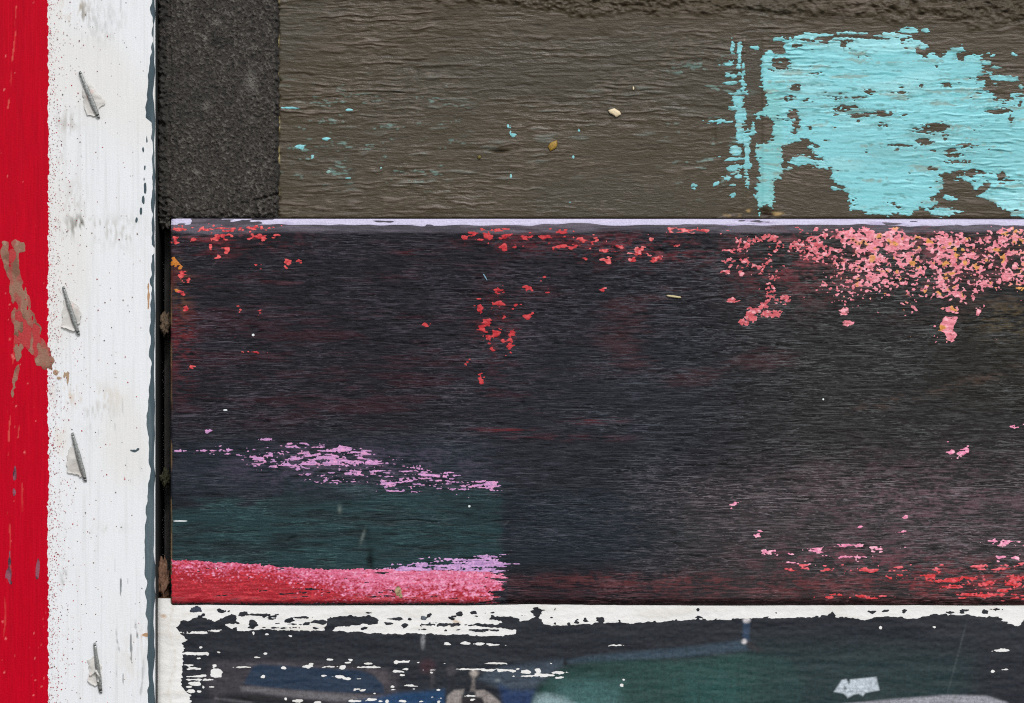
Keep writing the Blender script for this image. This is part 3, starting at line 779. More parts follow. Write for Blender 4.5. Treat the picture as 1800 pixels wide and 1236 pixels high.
HOLE = [(520,335,50,28),(595,460,18,14),(560,520,30,18),(590,610,35,28),(600,650,20,30),(590,700,20,20),(865,518,70,8),(850,570,80,14),(1030,600,80,10),(930,608,38,11),(1165,612,20,8),(1060,660,28,8),(1145,487,35,12),(985,485,20,9),(1390,447,22,9),(1255,457,10,5),(1320,680,85,24),(1385,720,14,22),(1270,748,40,12),(1160,770,35,7),(1130,785,12,6),(1650,585,65,14),(1690,522,35,12),(1730,630,10,15),(1575,665,12,7),(1780,545,8,14),(1450,850,60,15),(1490,765,60,12),(1440,820,45,20),(1460,915,30,22),(1540,915,55,18),(1400,960,30,8),(1410,795,25,18),(1310,888,30,7),(1680,930,20,28),(1705,950,25,5),(1605,972,16,14),(1135,1100,10,6),(1078,1068,8,6),(905,1065,8,14),(930,303,10,4),(1175,257,5,5),(1342,352,7,5),(710,392,18,6),(600,240,15,6),(675,675,8,6)]
ISLE = [(610,195,90,9),(720,185,60,8),(1100,190,90,10),(1190,165,40,14),(1280,162,16,8),(1270,245,20,18),(385,255,15,8),(510,205,20,6),(1640,287,30,8),(1600,325,25,12),(1650,360,25,6),(1660,410,40,12),(1740,410,40,14),(1785,450,10,12),(1655,440,12,6),(1755,288,14,6),(1405,1045,35,14),(1380,1115,70,22),(805,997,20,10),(863,998,12,10),(570,885,35,12),(625,835,25,14),(262,235,10,38),(295,250,7,22),(258,325,8,10),(240,340,22,6),(295,345,10,18),(320,355,8,20),(240,395,15,8),(265,400,12,8),(300,390,10,8),(240,440,20,8),(270,430,10,7),(310,425,14,6),(320,450,14,8),(300,490,40,14),(285,530,20,30),(270,570,25,10),(315,610,20,50),(225,640,60,5),(305,720,22,50),(335,740,20,40),(280,800,35,30),(265,835,55,12),(270,890,40,24),(335,905,14,50),(340,960,10,30),(295,930,15,15),(235,940,18,10),(175,975,10,8),(265,978,20,8),(60,985,8,6),(265,1030,14,18),(300,1000,20,6),(350,880,12,15),(340,850,6,14),(370,700,8,10),(355,710,22,6),(370,670,6,14),(300,300,8,70),(316,430,7,80),(298,640,17,110),(338,820,12,110),(300,560,14,60),(405,1135,6,14),(930,175,120,5),(850,205,60,5)]
z3 = lambda p: (1200 + p[0] / 3, p[1] / 3)
e3 = lambda L, g=0.0: [(1200 + a / 3, b / 3, c / 3 + g, d / 3 + g) for a, b, c, d in L]
KEEP = (X, Y, wx, wy, b1, col)
gk, Hk = finer(gb, Hb, 489, 2500, 30, 383.4)
X, Y = gk.X, gk.Y
wy = Y + 26 * np.exp(-((X - 1335) / 75) ** 2) * sstep(170, 375, Y) + 0.9 * N(X, Y, 7, 4, 61)
wx = X
b1 = N(wx, wy, 13, 1.25, 63)
col = np.zeros(X.shape + (3,), np.float32)
ed = 1.5 * N(wx, wy, 9, 1.1, 81) + 1.2 * N(X, Y, 2.6, 1.2, 80) + 0.8 * N(X, Y, 1.2, 0.8, 82) + 0.9 * N(X, Y, 9, 6, 811) + 0.2
F = sdf(X, Y, [z3(p) for p in CY]) + ed
F = np.minimum(F, -(blobs(X, Y, e3(HOLE, 0.2)) + 0.8 * ed - 0.3))
F = np.maximum(F, blobs(X, Y, e3(ISLE, 0.8)) + 0.7 * ed - 0.4)
# pinholes and crumbling near the edges
F = np.minimum(F, (2.9 - 0.9 * N(X, Y, 5, 1.5, 83) - 0.4 * N(X, Y, 2, 1.1, 84) - 1.0 * sstep(18, 2, F)) * 3)
spk = 0.8 * N(X, Y, 4, 1.6, 85) + 0.6 * N(X, Y, 1.8, 1.1, 86)
near = np.exp(-np.clip(-sdf(X, Y, [z3(p) for p in CY]), 0, 60) / 9.0)
F = np.maximum(F, (spk - 4.2 + 3.0 * near) * 2)
F = np.maximum(F, blobs(X, Y, [(573, 245, 7, 2.4), (530, 259, 6, 3), (578, 302, 4.5, 3.5), (901, 237, 4.5, 3), (897, 232, 1.6, 6), (893, 225, 1.4, 5), (1018, 229, 1.6, 4), (613, 193, 4, 1.5), (652, 279, 2, 4), (670, 295, 2, 2),
                               (614, 313, 4, 2), (1008, 275, 1.6, 3), (898, 308, 1.6, 5), (510, 190, 8, 1.2), (549, 276, 2, 3)]) + 0.4 * ed)
c = np.zeros_like(col) + srgb(134, 206, 213)
c = mix(c, srgb(160, 219, 224), sstep(0.3, 1.8, N(X, Y, 40, 10, 87)) * 0.6)
c = mix(c, srgb(104, 190, 194), sstep(0.6, 2.0, -b1) * 0.5)
c = mix(c, srgb(120, 186, 182), box(X, Y, 1330, 1375, 150, 380, 6, 20) * 0.55)
smear = np.maximum(box(X, Y, 1385, 1520, 150, 205, 30, 10), box(X, Y, 1360, 1410, 128, 200, 15, 15) * 0.9)
smear = np.maximum(smear, box(X, Y, 1480, 1680, 225, 285, 60, 22) * 0.6)
c = mix(c, srgb(96, 110, 100), sstep(-0.2, 1.6, 0.8 * N(wx, wy, 26, 1.6, 88) + 0.5 * N(X, Y, 40, 8, 89)) * smear * 0.75)
c = mix(c, srgb(84, 150, 150), sstep(1.6, 2.3, N(X, Y, 5, 1.6, 90)) * 0.7)
# scraped thin near the edges: the brown grins through
thin = sstep(9, 1, F) * sstep(-0.2, 1.4, 0.8 * N(wx, wy, 12, 1.0, 91) + 0.5 * N(X, Y, 1.5, 1.0, 92))
c = mix(c, srgb(92, 128, 122), thin * 0.65)
c = mix(c, srgb(112, 176, 178), sstep(0.4, 1.8, N(wx, wy, 30, 1.3, 93)) * 0.4)
c = mix(c, srgb(118, 186, 190), sstep(-0.2, 1.6, N(X, Y, 50, 26, 94)) * 0.5)
c = mix(c, srgb(136, 150, 136), sstep(1.1, 2.2, N(wx, wy, 18, 2.2, 95) + 0.4 * N(X, Y, 2, 1.2, 96)) * 0.6)
tag_part = film('turquoise_paint', gk, Hk, F, c, np.full(X.shape, 0.45, np.float32), M_cyan, brown, 0.07, 1.3, 0.025, rest='turquoise_specks', min_px=8)
tag_part['label'] = 'large peeling turquoise paint patch on the brown board'
X, Y, wx, wy, b1, col = KEEP

# ------------------------------------------------------------------ black foam strip
YF = 0.0008
gf = Grid(axis(277, 491.5, 277, 491.5, 1.3), axis(EXT_T, 383, -6, 383, 1.3), YF)
X, Y = gf.X, gf.Y
f1 = N(X, Y, 1.0, 1.0, 100); f2 = N(X, Y, 2.2, 2.2, 101); f3 = N(X, Y, 12, 12, 102); f4 = N(X, Y, 45, 45, 103)
Hf = 0.085 * f1 + 0.025 * f2 + 0.02 * f3 + 0.08 * f4
ex = np.clip(6 + 2.5 * N(X * 0, Y, 4, 5, 104) + 1.5 * f2, 2, 12)
Hf -= 0.9 * np.clip(1 - (491.5 - X) / ex, 0, 1) ** 1.5 + 0.9 * np.clip(1 - (X - 277) / 5, 0, 1) ** 1.5
edge_z = np.maximum(1 - sstep(290, 298, X), sstep(478, 488, X))
Hf += edge_z * (0.22 * f2 + 0.16 * N(X, Y, 3, 6, 105))
Hf -= 0.35 * np.exp(-((X - 297 + 2 * f3) / 2.2) ** 2)
crk = poly_y(X, [(277, 342), (298, 350), (315, 364), (345, 372), (370, 369), (400, 362), (430, 358), (470, 348), (492, 340)]) + 1.6 * f3 + 0.8 * f2
Hf -= 0.6 * np.exp(-((Y - crk) / 2.0) ** 2) * (0.35 + 0.65 * sstep(-0.7, 0.5, N(X, Y * 0, 14, 4, 106)))
Hf -= 0.5 * np.clip(1 - (383 - Y) / 8, 0, 1) ** 2
Hf += (Y > crk) * 0.12 * f2
col = np.zeros(X.shape + (3,), np.float32) + srgb(60, 56, 51)
col = mix(col, srgb(104, 99, 94), sstep(0.3, 1.9, f1 + 0.4 * f2) * 0.75)
col = mix(col, srgb(34, 32, 30), sstep(0.3, 1.6, -(f1 + 0.3 * f2)) * 0.7)
col = mix(col, srgb(38, 36, 34), edge_z * 0.55)
col = mix(col, srgb(52, 50, 47), sstep(-0.5, 1.2, f4) * 0.4)
for (cx, cy, rx, ry, a) in ((441, 143, 9, 18, .55), (362, 186, 7, 7, .5), (361, 67, 2.5, 4.5, 1.0), (383, 40, 6, 7, .4), (346, 302, 3, 2.5, .8), (437, 303, 3, 3, .7), (328, 361, 1.5, 3, .9), (443, 208, 5, 4, .3), (355, 228, 5, 5, .3)):
    col = mix(col, srgb(128, 124, 118), np.exp(-((X - cx) / rx) ** 2 - ((Y - cy) / ry) ** 2) * a)
col = mix(col, srgb(30, 28, 27), np.exp(-((X - 384) / 16) ** 2 - ((Y - 72) / 12) ** 2) * 0.6)
foam = board('foam_strip', gf, Hf, col, np.full(X.shape, 0.75, np.float32), 0.012, M_foam, None, sidecol=srgb(22, 21, 20))
tag(foam, 'vertical strip of dark grainy foam between the white post and brown board', 'foam strip')

# ------------------------------------------------------------------ white and red post
YP = -0.003
gq = Grid(axis(-240, 272.5, -6, 272.5, 1.6), axis(EXT_T, EXT_B, -6, 1242, 2.2), YP)
X, Y = gq.X, gq.Y
v1 = N(X, Y, 1.0, 45, 110); v2 = N(X, Y, 4, 120, 111); v3 = N(X, Y, 30, 80, 112); v4 = N(X, Y, 2.5, 3.5, 113)
Hq = 0.004 * v1 + 0.005 * v2 + 0.03 * v3 + 0.002 * v4
Hq -= 0.5 * np.clip(1 - (272.5 - X) / 5, 0, 1) ** 2
col = np.zeros(X.shape + (3,), np.float32) + srgb(229, 230, 232)
col = mix(col, srgb(216, 217, 218), sstep(0.3, 2, v1) * 0.6)
col = mix(col, srgb(222, 220, 214), sstep(0.0, 1.5, N(X, Y, 40, 70, 114)) * 0.6)
sm = N(X, Y, 1.2, 4, 115); sm2 = N(X, Y, 7, 10, 116)
for (cx, cy, rx, ry, a, cc) in ((130, 16, 20, 18, .8, (196, 180, 150)), (146, 20, 12, 24, .55, (150, 146, 140)), (150, 400, 32, 16, .8, (150, 148, 138)), (140, 392, 20, 16, .5, (110, 108, 100)), (215, 408, 40, 24, .45, (176, 174, 164)),
                                (118, 215, 18, 18, .5, (176, 172, 164)), (115, 690, 24, 20, .55, (206, 186, 164)), (172, 725, 26, 34, .45, (180, 178, 174)), (150, 690, 20, 14, .5, (206, 190, 170)), (195, 700, 22, 20, .4, (214, 204, 190)),
                                (180, 40, 36, 32, .35, (170, 170, 166)), (130, 350, 22, 30, .35, (180, 176, 168)), (110, 270, 12, 26, .35, (186, 180, 172)), (230, 1150, 26, 60, .25, (206, 200, 188)), (250, 1118, 10, 7, .6, (196, 150, 110)), (112, 1008, 5, 18, .7, (120, 124, 110)),
                                (190, 930, 30, 8, .35, (190, 190, 180)), (105, 770, 14, 40, .35, (214, 204, 188))):
    e = np.exp(-((X - cx) / rx) ** 2 - ((Y - cy) / ry) ** 2)
    col = mix(col, srgb(*cc), np.minimum(e * a * 1.5, 0.9) * sstep(-0.8, 1.3, sm * 0.8 + 0.7 * sm2))
tick = sstep(1.3, 2.0, N(X, Y, 1.3, 12, 117) + 0.3 * v4)
tz = np.maximum(box(X, Y, 204, 236, 985, 1110, 8, 30), box(X, Y, 205, 250, 1100, 1220, 10, 30) * 0.9)
tz = np.maximum(tz, box(X, Y, 225, 245, 800, 860, 8, 20) * 0.5)
tz = np.maximum(tz, box(X, Y, 150, 215, 690, 760, 10, 20) * 0.45)
tz = np.maximum(tz, box(X, Y, 120, 260, -10, 60, 20, 20) * 0.3)
col = mix(col, srgb(92, 98, 100), tick * tz * 0.9)
post = empty('painted_post')
board('timber', gq, Hq, col, np.full(X.shape, 0.45, np.float32), 0.0195, M_post, post, sidecol=srgb(48, 50, 50))
tag(post, 'white timber post with a red painted stripe and a slate grey edge', 'post')
rg = np.full(X.shape, 0.42, np.float32)

fz = 1.0 * N(X, Y, 0.9, 1.1, 120) + 0.6 * N(X, Y, 2, 4, 121) + 0.6 * N(X, Y, 10, 40, 122)
F = 84.5 - X + fz
F = np.where(Y > 1300, F, F)
c = np.zeros_like(col) + srgb(186, 2, 31)
c = mix(c, srgb(176, 4, 30), sstep(0, 1.6, N(X, Y, 3, 90, 123)) * 0.5)
c = mix(c, srgb(196, 12, 38), sstep(0.4, 2, v1) * 0.4)
c = mix(c, srgb(226, 120, 116), sstep(2.5, 3.1, 0.95 * N(X, Y, 1.2, 1.8, 124) + 0.5 * N(X, Y, 24, 60, 125) + 0.25 * sstep(1050, 1150, Y)) * 0.8)
for (xa, ya, xb, yb, a) in ((28, 10, 16, 190, .7), (20, 730, 14, 800, .6), (37, 730, 33, 770, .6), (30, 560, 22, 640, .5), (15, 900, 20, 1010, .5), (38, 850, 40, 900, .5), (12, 1010, 6, 1120, .35)):
    t = np.clip((Y - ya) / (yb - ya), 0, 1)
    d = np.abs(X - (xa + (xb - xa) * t) + 0.8 * N(X * 0, Y, 4, 12, 126))
    c = mix(c, srgb(214, 96, 84), (d < 1.3) * (Y > ya) * (Y < yb) * a * sstep(-0.8, 0.6, N(X, Y, 2, 8, 127)))
red = tag_part = film('red_stripe', gq, Hq, F, c, rg, M_red, post, 0.01, 2.5, 0.02, rest='red_stripe_specks')
tag_part['label'] = 'bright red stripe painted down the white post'
H2 = Hq + np.where(F > 0, 0.05, 0)

# brown glue smear over the stripe
GL = [(4, 424), (46, 422), (45, 442), (34, 448), (36, 474), (42, 505), (55, 545), (70, 570), (72, 585), (82, 607), (94, 632), (92, 648), (76, 647), (64, 640), (55, 618), (44, 610), (40, 628), (32, 655), (25, 676), (24, 702), (22, 700), (24, 660), (30, 640), (22, 612), (24, 580), (20, 545), (15, 490), (8, 470), (2, 440)]
s_ = sdf(X, Y, GL)
Fg = np.minimum(s_ + 1.6 * N(X, Y, 4, 5, 128) + 1.0 * v4 + 0.6 * N(X, Y, 1, 1.3, 136), 20)
holes = blobs(X, Y, [(22, 452, 11, 12), (46, 590, 14, 26), (62, 596, 8, 22), (36, 560, 5, 20), (26, 600, 4, 10)])
Fg2 = np.minimum(Fg, -(holes + 3.0 * N(X, Y, 3, 6, 129) + 1.2 * v4))
Fg2 = np.minimum(Fg2, 3 * (1.35 - N(X, Y, 2, 5, 137)))
c = mix(np.zeros_like(col) + srgb(146, 106, 88), srgb(120, 84, 66), sstep(0, 1.2, N(X, Y, 6, 8, 130)))
c = mix(c, srgb(172, 138, 118), sstep(0.8, 2, v4) * 0.5)
c = mix(c, srgb(160, 62, 58), sstep(-0.2, 1.2, N(X, Y, 3, 8, 138) + 0.5 * v4) * 0.7)
film('glue_smear', gq, H2, Fg2, c, np.full(X.shape, 0.7, np.float32), M_flake, post, 0.03, 2.5, 0.025, rest='glue_specks', min_px=7)
Fs = np.minimum(Fg, holes + 3 + 1.5 * N(X, Y, 4, 6, 129))
Fs = np.minimum(Fs, -Fg2 - 0.2)
film('glue_stain', gq, H2, Fs, np.zeros_like(col) + srgb(176, 52, 54), np.full(X.shape, 0.6, np.float32), M_flake, post, 0.008, 2.5, 0.015, rest='glue_stain_specks', min_px=7)
F = blobs(X, Y, [(17, 985, 5, 12), (16, 1010, 6, 14), (66, 1000, 3.5, 16), (19, 1024, 4, 6), (25, 866, 2.5, 5), (33, 1013, 2.5, 2.5), (26, 840, 2, 14)]) + 1.6 * N(X, Y, 1.6, 6, 131) - 0.6
film('scuff_mark', gq, H2, F, mix(np.zeros_like(col) + srgb(140, 76, 92), srgb(72, 40, 52), sstep(-0.3, 0.8, N(X, Y, 2, 5, 132))), rg, M_flake, post, 0.005, 1.5, 0.02, rest='scuff_specks', min_px=6)
F = blobs(X, Y, [(98, 655, 5, 6), (102, 665, 4, 3), (113, 655, 1.6, 8), (119, 668, 2.0, 8), (124, 676, 3, 2)]) + 1.0 * v4
film('glue_drip', gq, Hq, F, np.zeros_like(col) + srgb(168, 142, 116), rg, M_flake, post, 0.03, 1.5, 0.02, rest='glue_drip_specks', min_px=6)

# slate grey edge
lx = np.interp(Y, *np.array([(-500, 264), (0, 265), (25, 265), (45, 268), (62, 268.5), (90, 266), (130, 262), (180, 256), (208, 257), (216, 266.5), (300, 268), (390, 267), (430, 266), (436, 272), (444, 272), (450, 266), (520, 266), (560, 264), (640, 264), (700, 260), (740, 258), (790, 263), (840, 264), (900, 256), (960, 254.5), (1060, 256), (1100, 260), (1236, 260), (1760, 258)]).T)
F = np.minimum(X - lx + 0.9 * N(X * 0, Y, 4, 5, 133) + 0.5 * v4, 271.2 - X + 0.8 * N(X * 0, Y, 4, 9, 134) )
F = np.maximum(F, np.minimum(blobs(X, Y, [(248, 372, 3, 9), (252, 352, 2.5, 7), (255, 330, 1.6, 7), (253, 315, 1.8, 5), (258, 245, 1.6, 8), (256, 225, 2.4, 8), (240, 385, 2, 7), (254, 296, 1.5, 6), (252, 262, 1.5, 6), (238, 402, 1.5, 5), (236, 793, 5, 2), (230, 792, 2, 1.4), (242, 790, 2.5, 1.8)]), 3) + 0.8 * v4 - 0.2)
c = mix(np.zeros_like(col) + srgb(72, 86, 93), srgb(94, 108, 114), sstep(0.3, 1.5, N(X, Y, 3, 30, 135)) * 0.7)
tag_part = film('slate_edge_paint', gq, Hq, F, c, rg, M_red, post, 0.03, 2.0, 0.02, rest='slate_specks', min_px=8)
tag_part['label'] = 'slate grey paint along the edge of the white post'
F = blobs(X, Y, [(261, 520, 1.6, 20), (258, 1116, 8, 3), (262, 1110, 3, 4), (266, 1030, 1.2, 3)]) + 0.6 * v4
film('bare_wood_scratch', gq, Hq, F, np.zeros_like(col) + srgb(178, 140, 106), rg, M_flake, post, 0.0, 1.5, 0.02, rest='bare_wood_specks', min_px=6)

# spatter: many tiny dots, one coat
def dots(name, pts, mat, parent, y0, h, colr):
    co, fc, st, tt, cl = [], [], [], [], []
    k = S * (D + y0) / D
    r_ = np.random.default_rng(5)
    for (px, py, r) in pts:
        b0 = len(co); n = 7; a0 = r_.random() * 6
        for i in range(n):
            a = a0 + i * 2 * math.pi / n
            rr = r * (0.75 + 0.5 * r_.random())
            co.append(((px + rr * math.cos(a) - 900) * k, y0 - h * 0.001, (618 - py - rr * math.sin(a)) * k))
        co.append(((px - 900) * k, y0 - (h + 0.02) * 0.001, (618 - py) * k))
        for i in range(n):
            st.append(len(fc)); tt.append(3); fc += [b0 + i, b0 + (i + 1) % n, b0 + n]
        cl += [colr(px, py, r_)] * (n + 1)
    me = raw_mesh(name, np.array(co), np.array(fc)[::1], np.array(st), np.array(tt), np.array(cl), np.full(len(co), 0.5))
    o = link(name, me, mat, parent); o['kind'] = 'stuff'
    return o
r_ = np.random.default_rng(8)
pts = []
for i in range(1500):
    pts.append((86 + r_.exponential(13), r_.uniform(-20, 1250), 0.45 + 0.5 * r_.random() ** 2))
for i in range(230):
    pts.append((88 + r_.exponential(55), r_.uniform(-20, 1250), 0.6 + 0.75 * r_.random() ** 3))
pts = [p for p in pts if p[0] < 255]
red_c = [srgb(188, 40, 56), srgb(170, 70, 76), srgb(150, 30, 44), srgb(110, 60, 62)]
dots('red_spatter', pts, M_flake, post, YP, 0.1, lambda x, y, r: red_c[r.integers(4)])
pts = [(r_.uniform(95, 252), r_.uniform(-20, 1250), 0.6 + 0.9 * r_.random() ** 3) for i in range(130)]
dots('grey_spatter', pts, M_flake, post, YP, 0.1, lambda x, y, r: srgb(112, 106, 108) if r.random() < .7 else srgb(140, 120, 100))

# ------------------------------------------------------------------ printed panel below
YN = 0.0009
gn = Grid(axis(277, EXT_X, 277, 1806, 3.8), axis(1052, EXT_B, 1052, 1242, 2.4), YN)
X, Y = gn.X, gn.Y
n1 = N(X, Y, 20, 4, 140); n2 = N(X, Y, 3, 1.8, 141); n3 = N(X, Y, 1.4, 1.0, 142); n4 = N(X, Y, 60, 40, 143)
Hn = 0.02 * n1 + 0.012 * n2 + 0.07 * n4
Hn += 0.10 * np.exp(-((X - 300 - 6 * np.sin(Y / 18.0)) / 2.0) ** 2) * sstep(1090, 1110, Y) * (1 - sstep(1180, 1200, Y)) - 0.4 * np.clip(1 - (X - 277) / 6, 0, 1) ** 2
col = np.zeros(X.shape + (3,), np.float32) + srgb(232, 231, 228)
col = mix(col, srgb(218, 213, 204), sstep(0.5, 2, n1 + 0.4 * n2) * 0.5)
col = mix(col, srgb(190, 160, 130), blobs(X, Y, [(287, 1083, 9, 5), (792, 1095, 20, 8), (1745, 1070, 10, 4), (300, 1072, 8, 4)]) / 4 * sstep(-0.6, 0.8, n2))
col = mix(col, srgb(206, 196, 182), np.exp(-((X - 303 - 6 * np.sin(Y / 18.0)) / 2.0) ** 2) * 0.5)
panel = empty('printed_panel')
board('backing_panel', gn, Hn, col, np.full(X.shape, 0.5, np.float32), 0.012, M_cream, panel, sidecol=srgb(96, 66, 46))
tag(panel, 'cream panel carrying a dark worn photographic print below the plank', 'panel')

gk, Hk = finer(gn, Hn, 290, 2500, 1052, 1760, 3, 2)
def A1(L): return [(300 + a / 4.5, 1060 + b / 4.5, c / 4.5, d / 4.5) for a, b, c, d in L]
def A2(L): return [(700 + a / 4.5, 1060 + b / 4.5, c / 4.5, d / 4.5) for a, b, c, d in L]
def A3(L): return [(1200 + a / 3, 1060 + b / 3, c / 3, d / 3) for a, b, c, d in L]
def P1(L): return [(300 + a / 4.5, 1060 + b / 4.5) for a, b in L]
def P2(L): return [(700 + a / 4.5, 1060 + b / 4.5) for a, b in L]
def P3(L): return [(1200 + a / 3, 1060 + b / 3) for a, b in L]
def print_coat(g, H, name, rest):
    X, Y = g.X, g.Y
    n2 = N(X, Y, 3, 1.6, 141); n3 = N(X, Y, 1.1, 0.8, 142); st = N(X, Y, 6, 0.9, 144)
    top = [(40, 1090)] + P1([(0, 215), (50, 225), (120, 236), (560, 215), (680, 205), (800, 208), (880, 215), (1010, 215), (1100, 225), (1190, 220), (1235, 205), (1290, 215), (1400, 225), (1550, 235), (1700, 240), (1799, 240)]) \
        + P2([(0, 245), (140, 240), (230, 250), (370, 255), (520, 250), (690, 258), (840, 258), (932, 245), (945, 150), (1040, 127), (1095, 108), (1130, 130), (1150, 165), (1270, 178), (1360, 175), (1430, 170), (1560, 158), (1640, 160), (1700, 160), (1800, 163)]) \
        + P3([(0, 90), (80, 82), (160, 88), (260, 85), (320, 82), (420, 78), (560, 78), (640, 75), (720, 72), (770, 60), (790, 45), (805, 70), (850, 80), (960, 85), (1050, 75), (1110, 70), (1180, 80), (1250, 78), (1310, 62), (1380, 58), (1440, 60), (1540, 68), (1620, 75), (1680, 85), (1730, 110), (1770, 122), (1790, 100), (1800, 85)]) + [(2600, 1086)]
    ty = poly_y(X, top)
    lft = np.interp(Y, [1060, 1098, 1110, 1125, 1130, 1142, 1148, 1160, 1175, 1190, 1205, 1222, 1228, 1236, 1760], [345, 309, 316, 330, 320, 324, 320, 322, 320, 320, 318, 332, 334, 322, 322])
    F = np.minimum(Y - ty, X - lft) + 0.7 * st + 0.6 * n3 + 0.6 * n2
    iso = 0.5 * st + 0.6 * n3 + 0.5 * n2
    for poly in (P1([(45, 200), (80, 140), (115, 135), (150, 150), (170, 120), (240, 95), (290, 130), (350, 150), (420, 110), (480, 88), (525, 105), (520, 140), (550, 165), (470, 165), (430, 170), (480, 205), (520, 190), (560, 260), (100, 260)]),
                 P1([(1235, 120), (1300, 108), (1420, 100), (1500, 108), (1565, 92), (1640, 130), (1640, 170), (1560, 175), (1500, 170), (1400, 178), (1300, 195), (1250, 225), (1225, 225), (1225, 190), (1240, 150)]),
                 P2([(550, 180), (600, 163), (800, 165), (835, 160), (820, 140), (720, 130), (740, 95), (830, 105), (900, 110), (960, 120), (965, 260), (935, 205), (880, 208), (800, 195), (560, 184)])):
        F = np.maximum(F, sdf(X, Y, poly) + iso)
    ISL = A1([(405, 63, 48, 16), (575, 88, 38, 20), (650, 165, 40, 32), (640, 195, 30, 16), (730, 92, 100, 7), (790, 105, 38, 9), (800, 128, 32, 7), (945, 138, 48, 20), (1060, 113, 48, 7), (1075, 165, 42, 13), (1190, 150, 52, 20), (960, 168, 28, 7), (840, 162, 16, 6), (1715, 168, 42, 10), (1780, 125, 42, 11),
              (1520, 200, 22, 7), (1590, 80, 22, 6), (205, 50, 52, 24), (255, 95, 15, 14), (890, 198, 95, 5), (1160, 200, 22, 6)]) \
        + A2([(1100, 65, 48, 28), (1100, 95, 20, 18), (485, 88, 26, 22), (240, 98, 26, 15), (200, 118, 22, 20), (50, 178, 30, 19), (10, 125, 24, 16), (90, 132, 11, 9), (340, 170, 150, 13), (440, 105, 26, 6), (420, 125, 22, 5), (595, 78, 24, 10), (610, 103, 15, 5), (685, 80, 7, 6), (740, 80, 11, 5), (970, 95, 11, 4),
              (1240, 52, 11, 11), (1210, 112, 13, 7), (1415, 128, 10, 9), (1410, 152, 13, 15), (1485, 133, 22, 13), (1605, 130, 38, 21), (1605, 155, 19, 14), (1750, 140, 11, 9), (1240, 160, 11, 12), (1350, 165, 15, 12), (370, 212, 22, 5), (485, 210, 11, 6), (600, 215, 60, 6), (700, 220, 80, 5), (200, 210, 22, 5)]) \
        + A3([(1000, 47, 18, 7), (1075, 40, 16, 5), (1170, 42, 14, 12), (1420, 50, 20, 6), (1480, 40, 42, 7), (1470, 48, 20, 7), (1590, 47, 26, 12), (1640, 35, 20, 4), (80, 35, 8, 10), (85, 76, 14, 5), (495, 55, 6, 4)])
    F = np.maximum(F, blobs(X, Y, ISL) + iso)
    SCR = A1([(210, 400, 110, 14), (240, 355, 12, 10), (380, 390, 17, 9), (655, 243, 10, 13), (760, 248, 19, 9), (945, 262, 10, 7), (200, 232, 85, 9), (350, 220, 45, 9), (570, 212, 55, 10), (345, 498, 19, 13), (360, 555, 50, 40), (190, 520, 62, 11), (150, 495, 35, 6), (200, 578, 105, 9), (230, 607, 112, 9), (190, 635, 46, 16),
              (150, 662, 21, 8), (160, 695, 29, 15), (140, 730, 21, 13), (110, 775, 52, 22), (230, 697, 16, 7), (260, 662, 9, 9), (330, 665, 26, 4), (225, 437, 16, 5), (545, 508, 62, 5), (895, 515, 23, 13), (1085, 503, 33, 12), (1110, 485, 15, 8), (730, 585, 19, 12), (1205, 577, 27, 7), (1330, 582, 40, 13), (1400, 600, 42, 9),
              (1485, 600, 17, 5), (1255, 505, 57, 7), (1360, 510, 23, 17), (1418, 450, 19, 9), (1400, 472, 19, 5), (1255, 447, 26, 4), (1570, 508, 112, 8), (1560, 480, 34, 4), (1780, 540, 21, 9), (1785, 465, 16, 18), (1470, 685, 46, 6), (1510, 692, 21, 8), (1750, 660, 19, 9), (1760, 685, 15, 5), (1615, 717, 9, 6), (1450, 775, 46, 7),
              (1580, 765, 46, 11), (1660, 775, 17, 9), (1710, 780, 13, 13), (1010, 775, 44, 15), (1165, 785, 32, 11), (910, 760, 11, 9), (750, 398, 8, 6), (680, 432, 17, 5)]) \
        + A2([(40, 465, 72, 9), (160, 472, 11, 6), (20, 540, 32, 9), (55, 520, 19, 6), (35, 570, 15, 6), (95, 652, 46, 8), (120, 680, 9, 5), (40, 775, 23, 9), (185, 780, 21, 7), (200, 530, 11, 4), (265, 530, 23, 5), (263, 550, 10, 7), (365, 478, 11, 5), (380, 318, 33, 11), (535, 318, 34, 10), (640, 323, 42, 11), (745, 327, 62, 9),
              (855, 335, 27, 6), (565, 523, 84, 6), (770, 475, 77, 7), (720, 530, 56, 10), (810, 532, 52, 9), (905, 538, 30, 9), (945, 520, 9, 5), (1010, 545, 46, 15), (1105, 535, 25, 18), (1150, 572, 80, 12), (1270, 550, 56, 13), (1265, 590, 42, 9), (1020, 578, 72, 6), (1210, 478, 15, 7), (1740, 335, 62, 6), (1770, 650, 15, 13), (1785, 607, 9, 6),
              (570, 735, 36, 6), (580, 765, 26, 8), (320, 780, 11, 9), (320, 685, 13, 11), (275, 745, 17, 4), (320, 755, 15, 4)]) \
        + A3([(1685, 250, 42, 9), (1635, 360, 9, 8), (1703, 350, 19, 5), (1043, 130, 8, 8), (1328, 126, 7, 5)])
    F = np.minimum(F, -(blobs(X, Y, SCR) + 0.45 * N(X, Y, 4, 0.9, 146) + 0.45 * n3))
    # the printed picture: soft, out of focus shapes
    c = np.zeros(X.shape + (3,), np.float32) + srgb(30, 34, 42)
    def soft(F_, w): return sstep(-w, w, F_)
    def lay(poly, w, cc, a):
        nonlocal c
        c = mix(c, srgb(*cc), soft(sdf(X, Y, poly), w) * a)
    def spot(L, w, cc, a):
        nonlocal c
        c = mix(c, srgb(*cc), soft(blobs(X, Y, L), w) * a)
    lay(P1([(330, 455), (700, 445), (1250, 480), (1700, 520), (1800, 560), (1800, 800), (330, 800), (260, 600)]), 8, (58, 54, 60), 0.85)
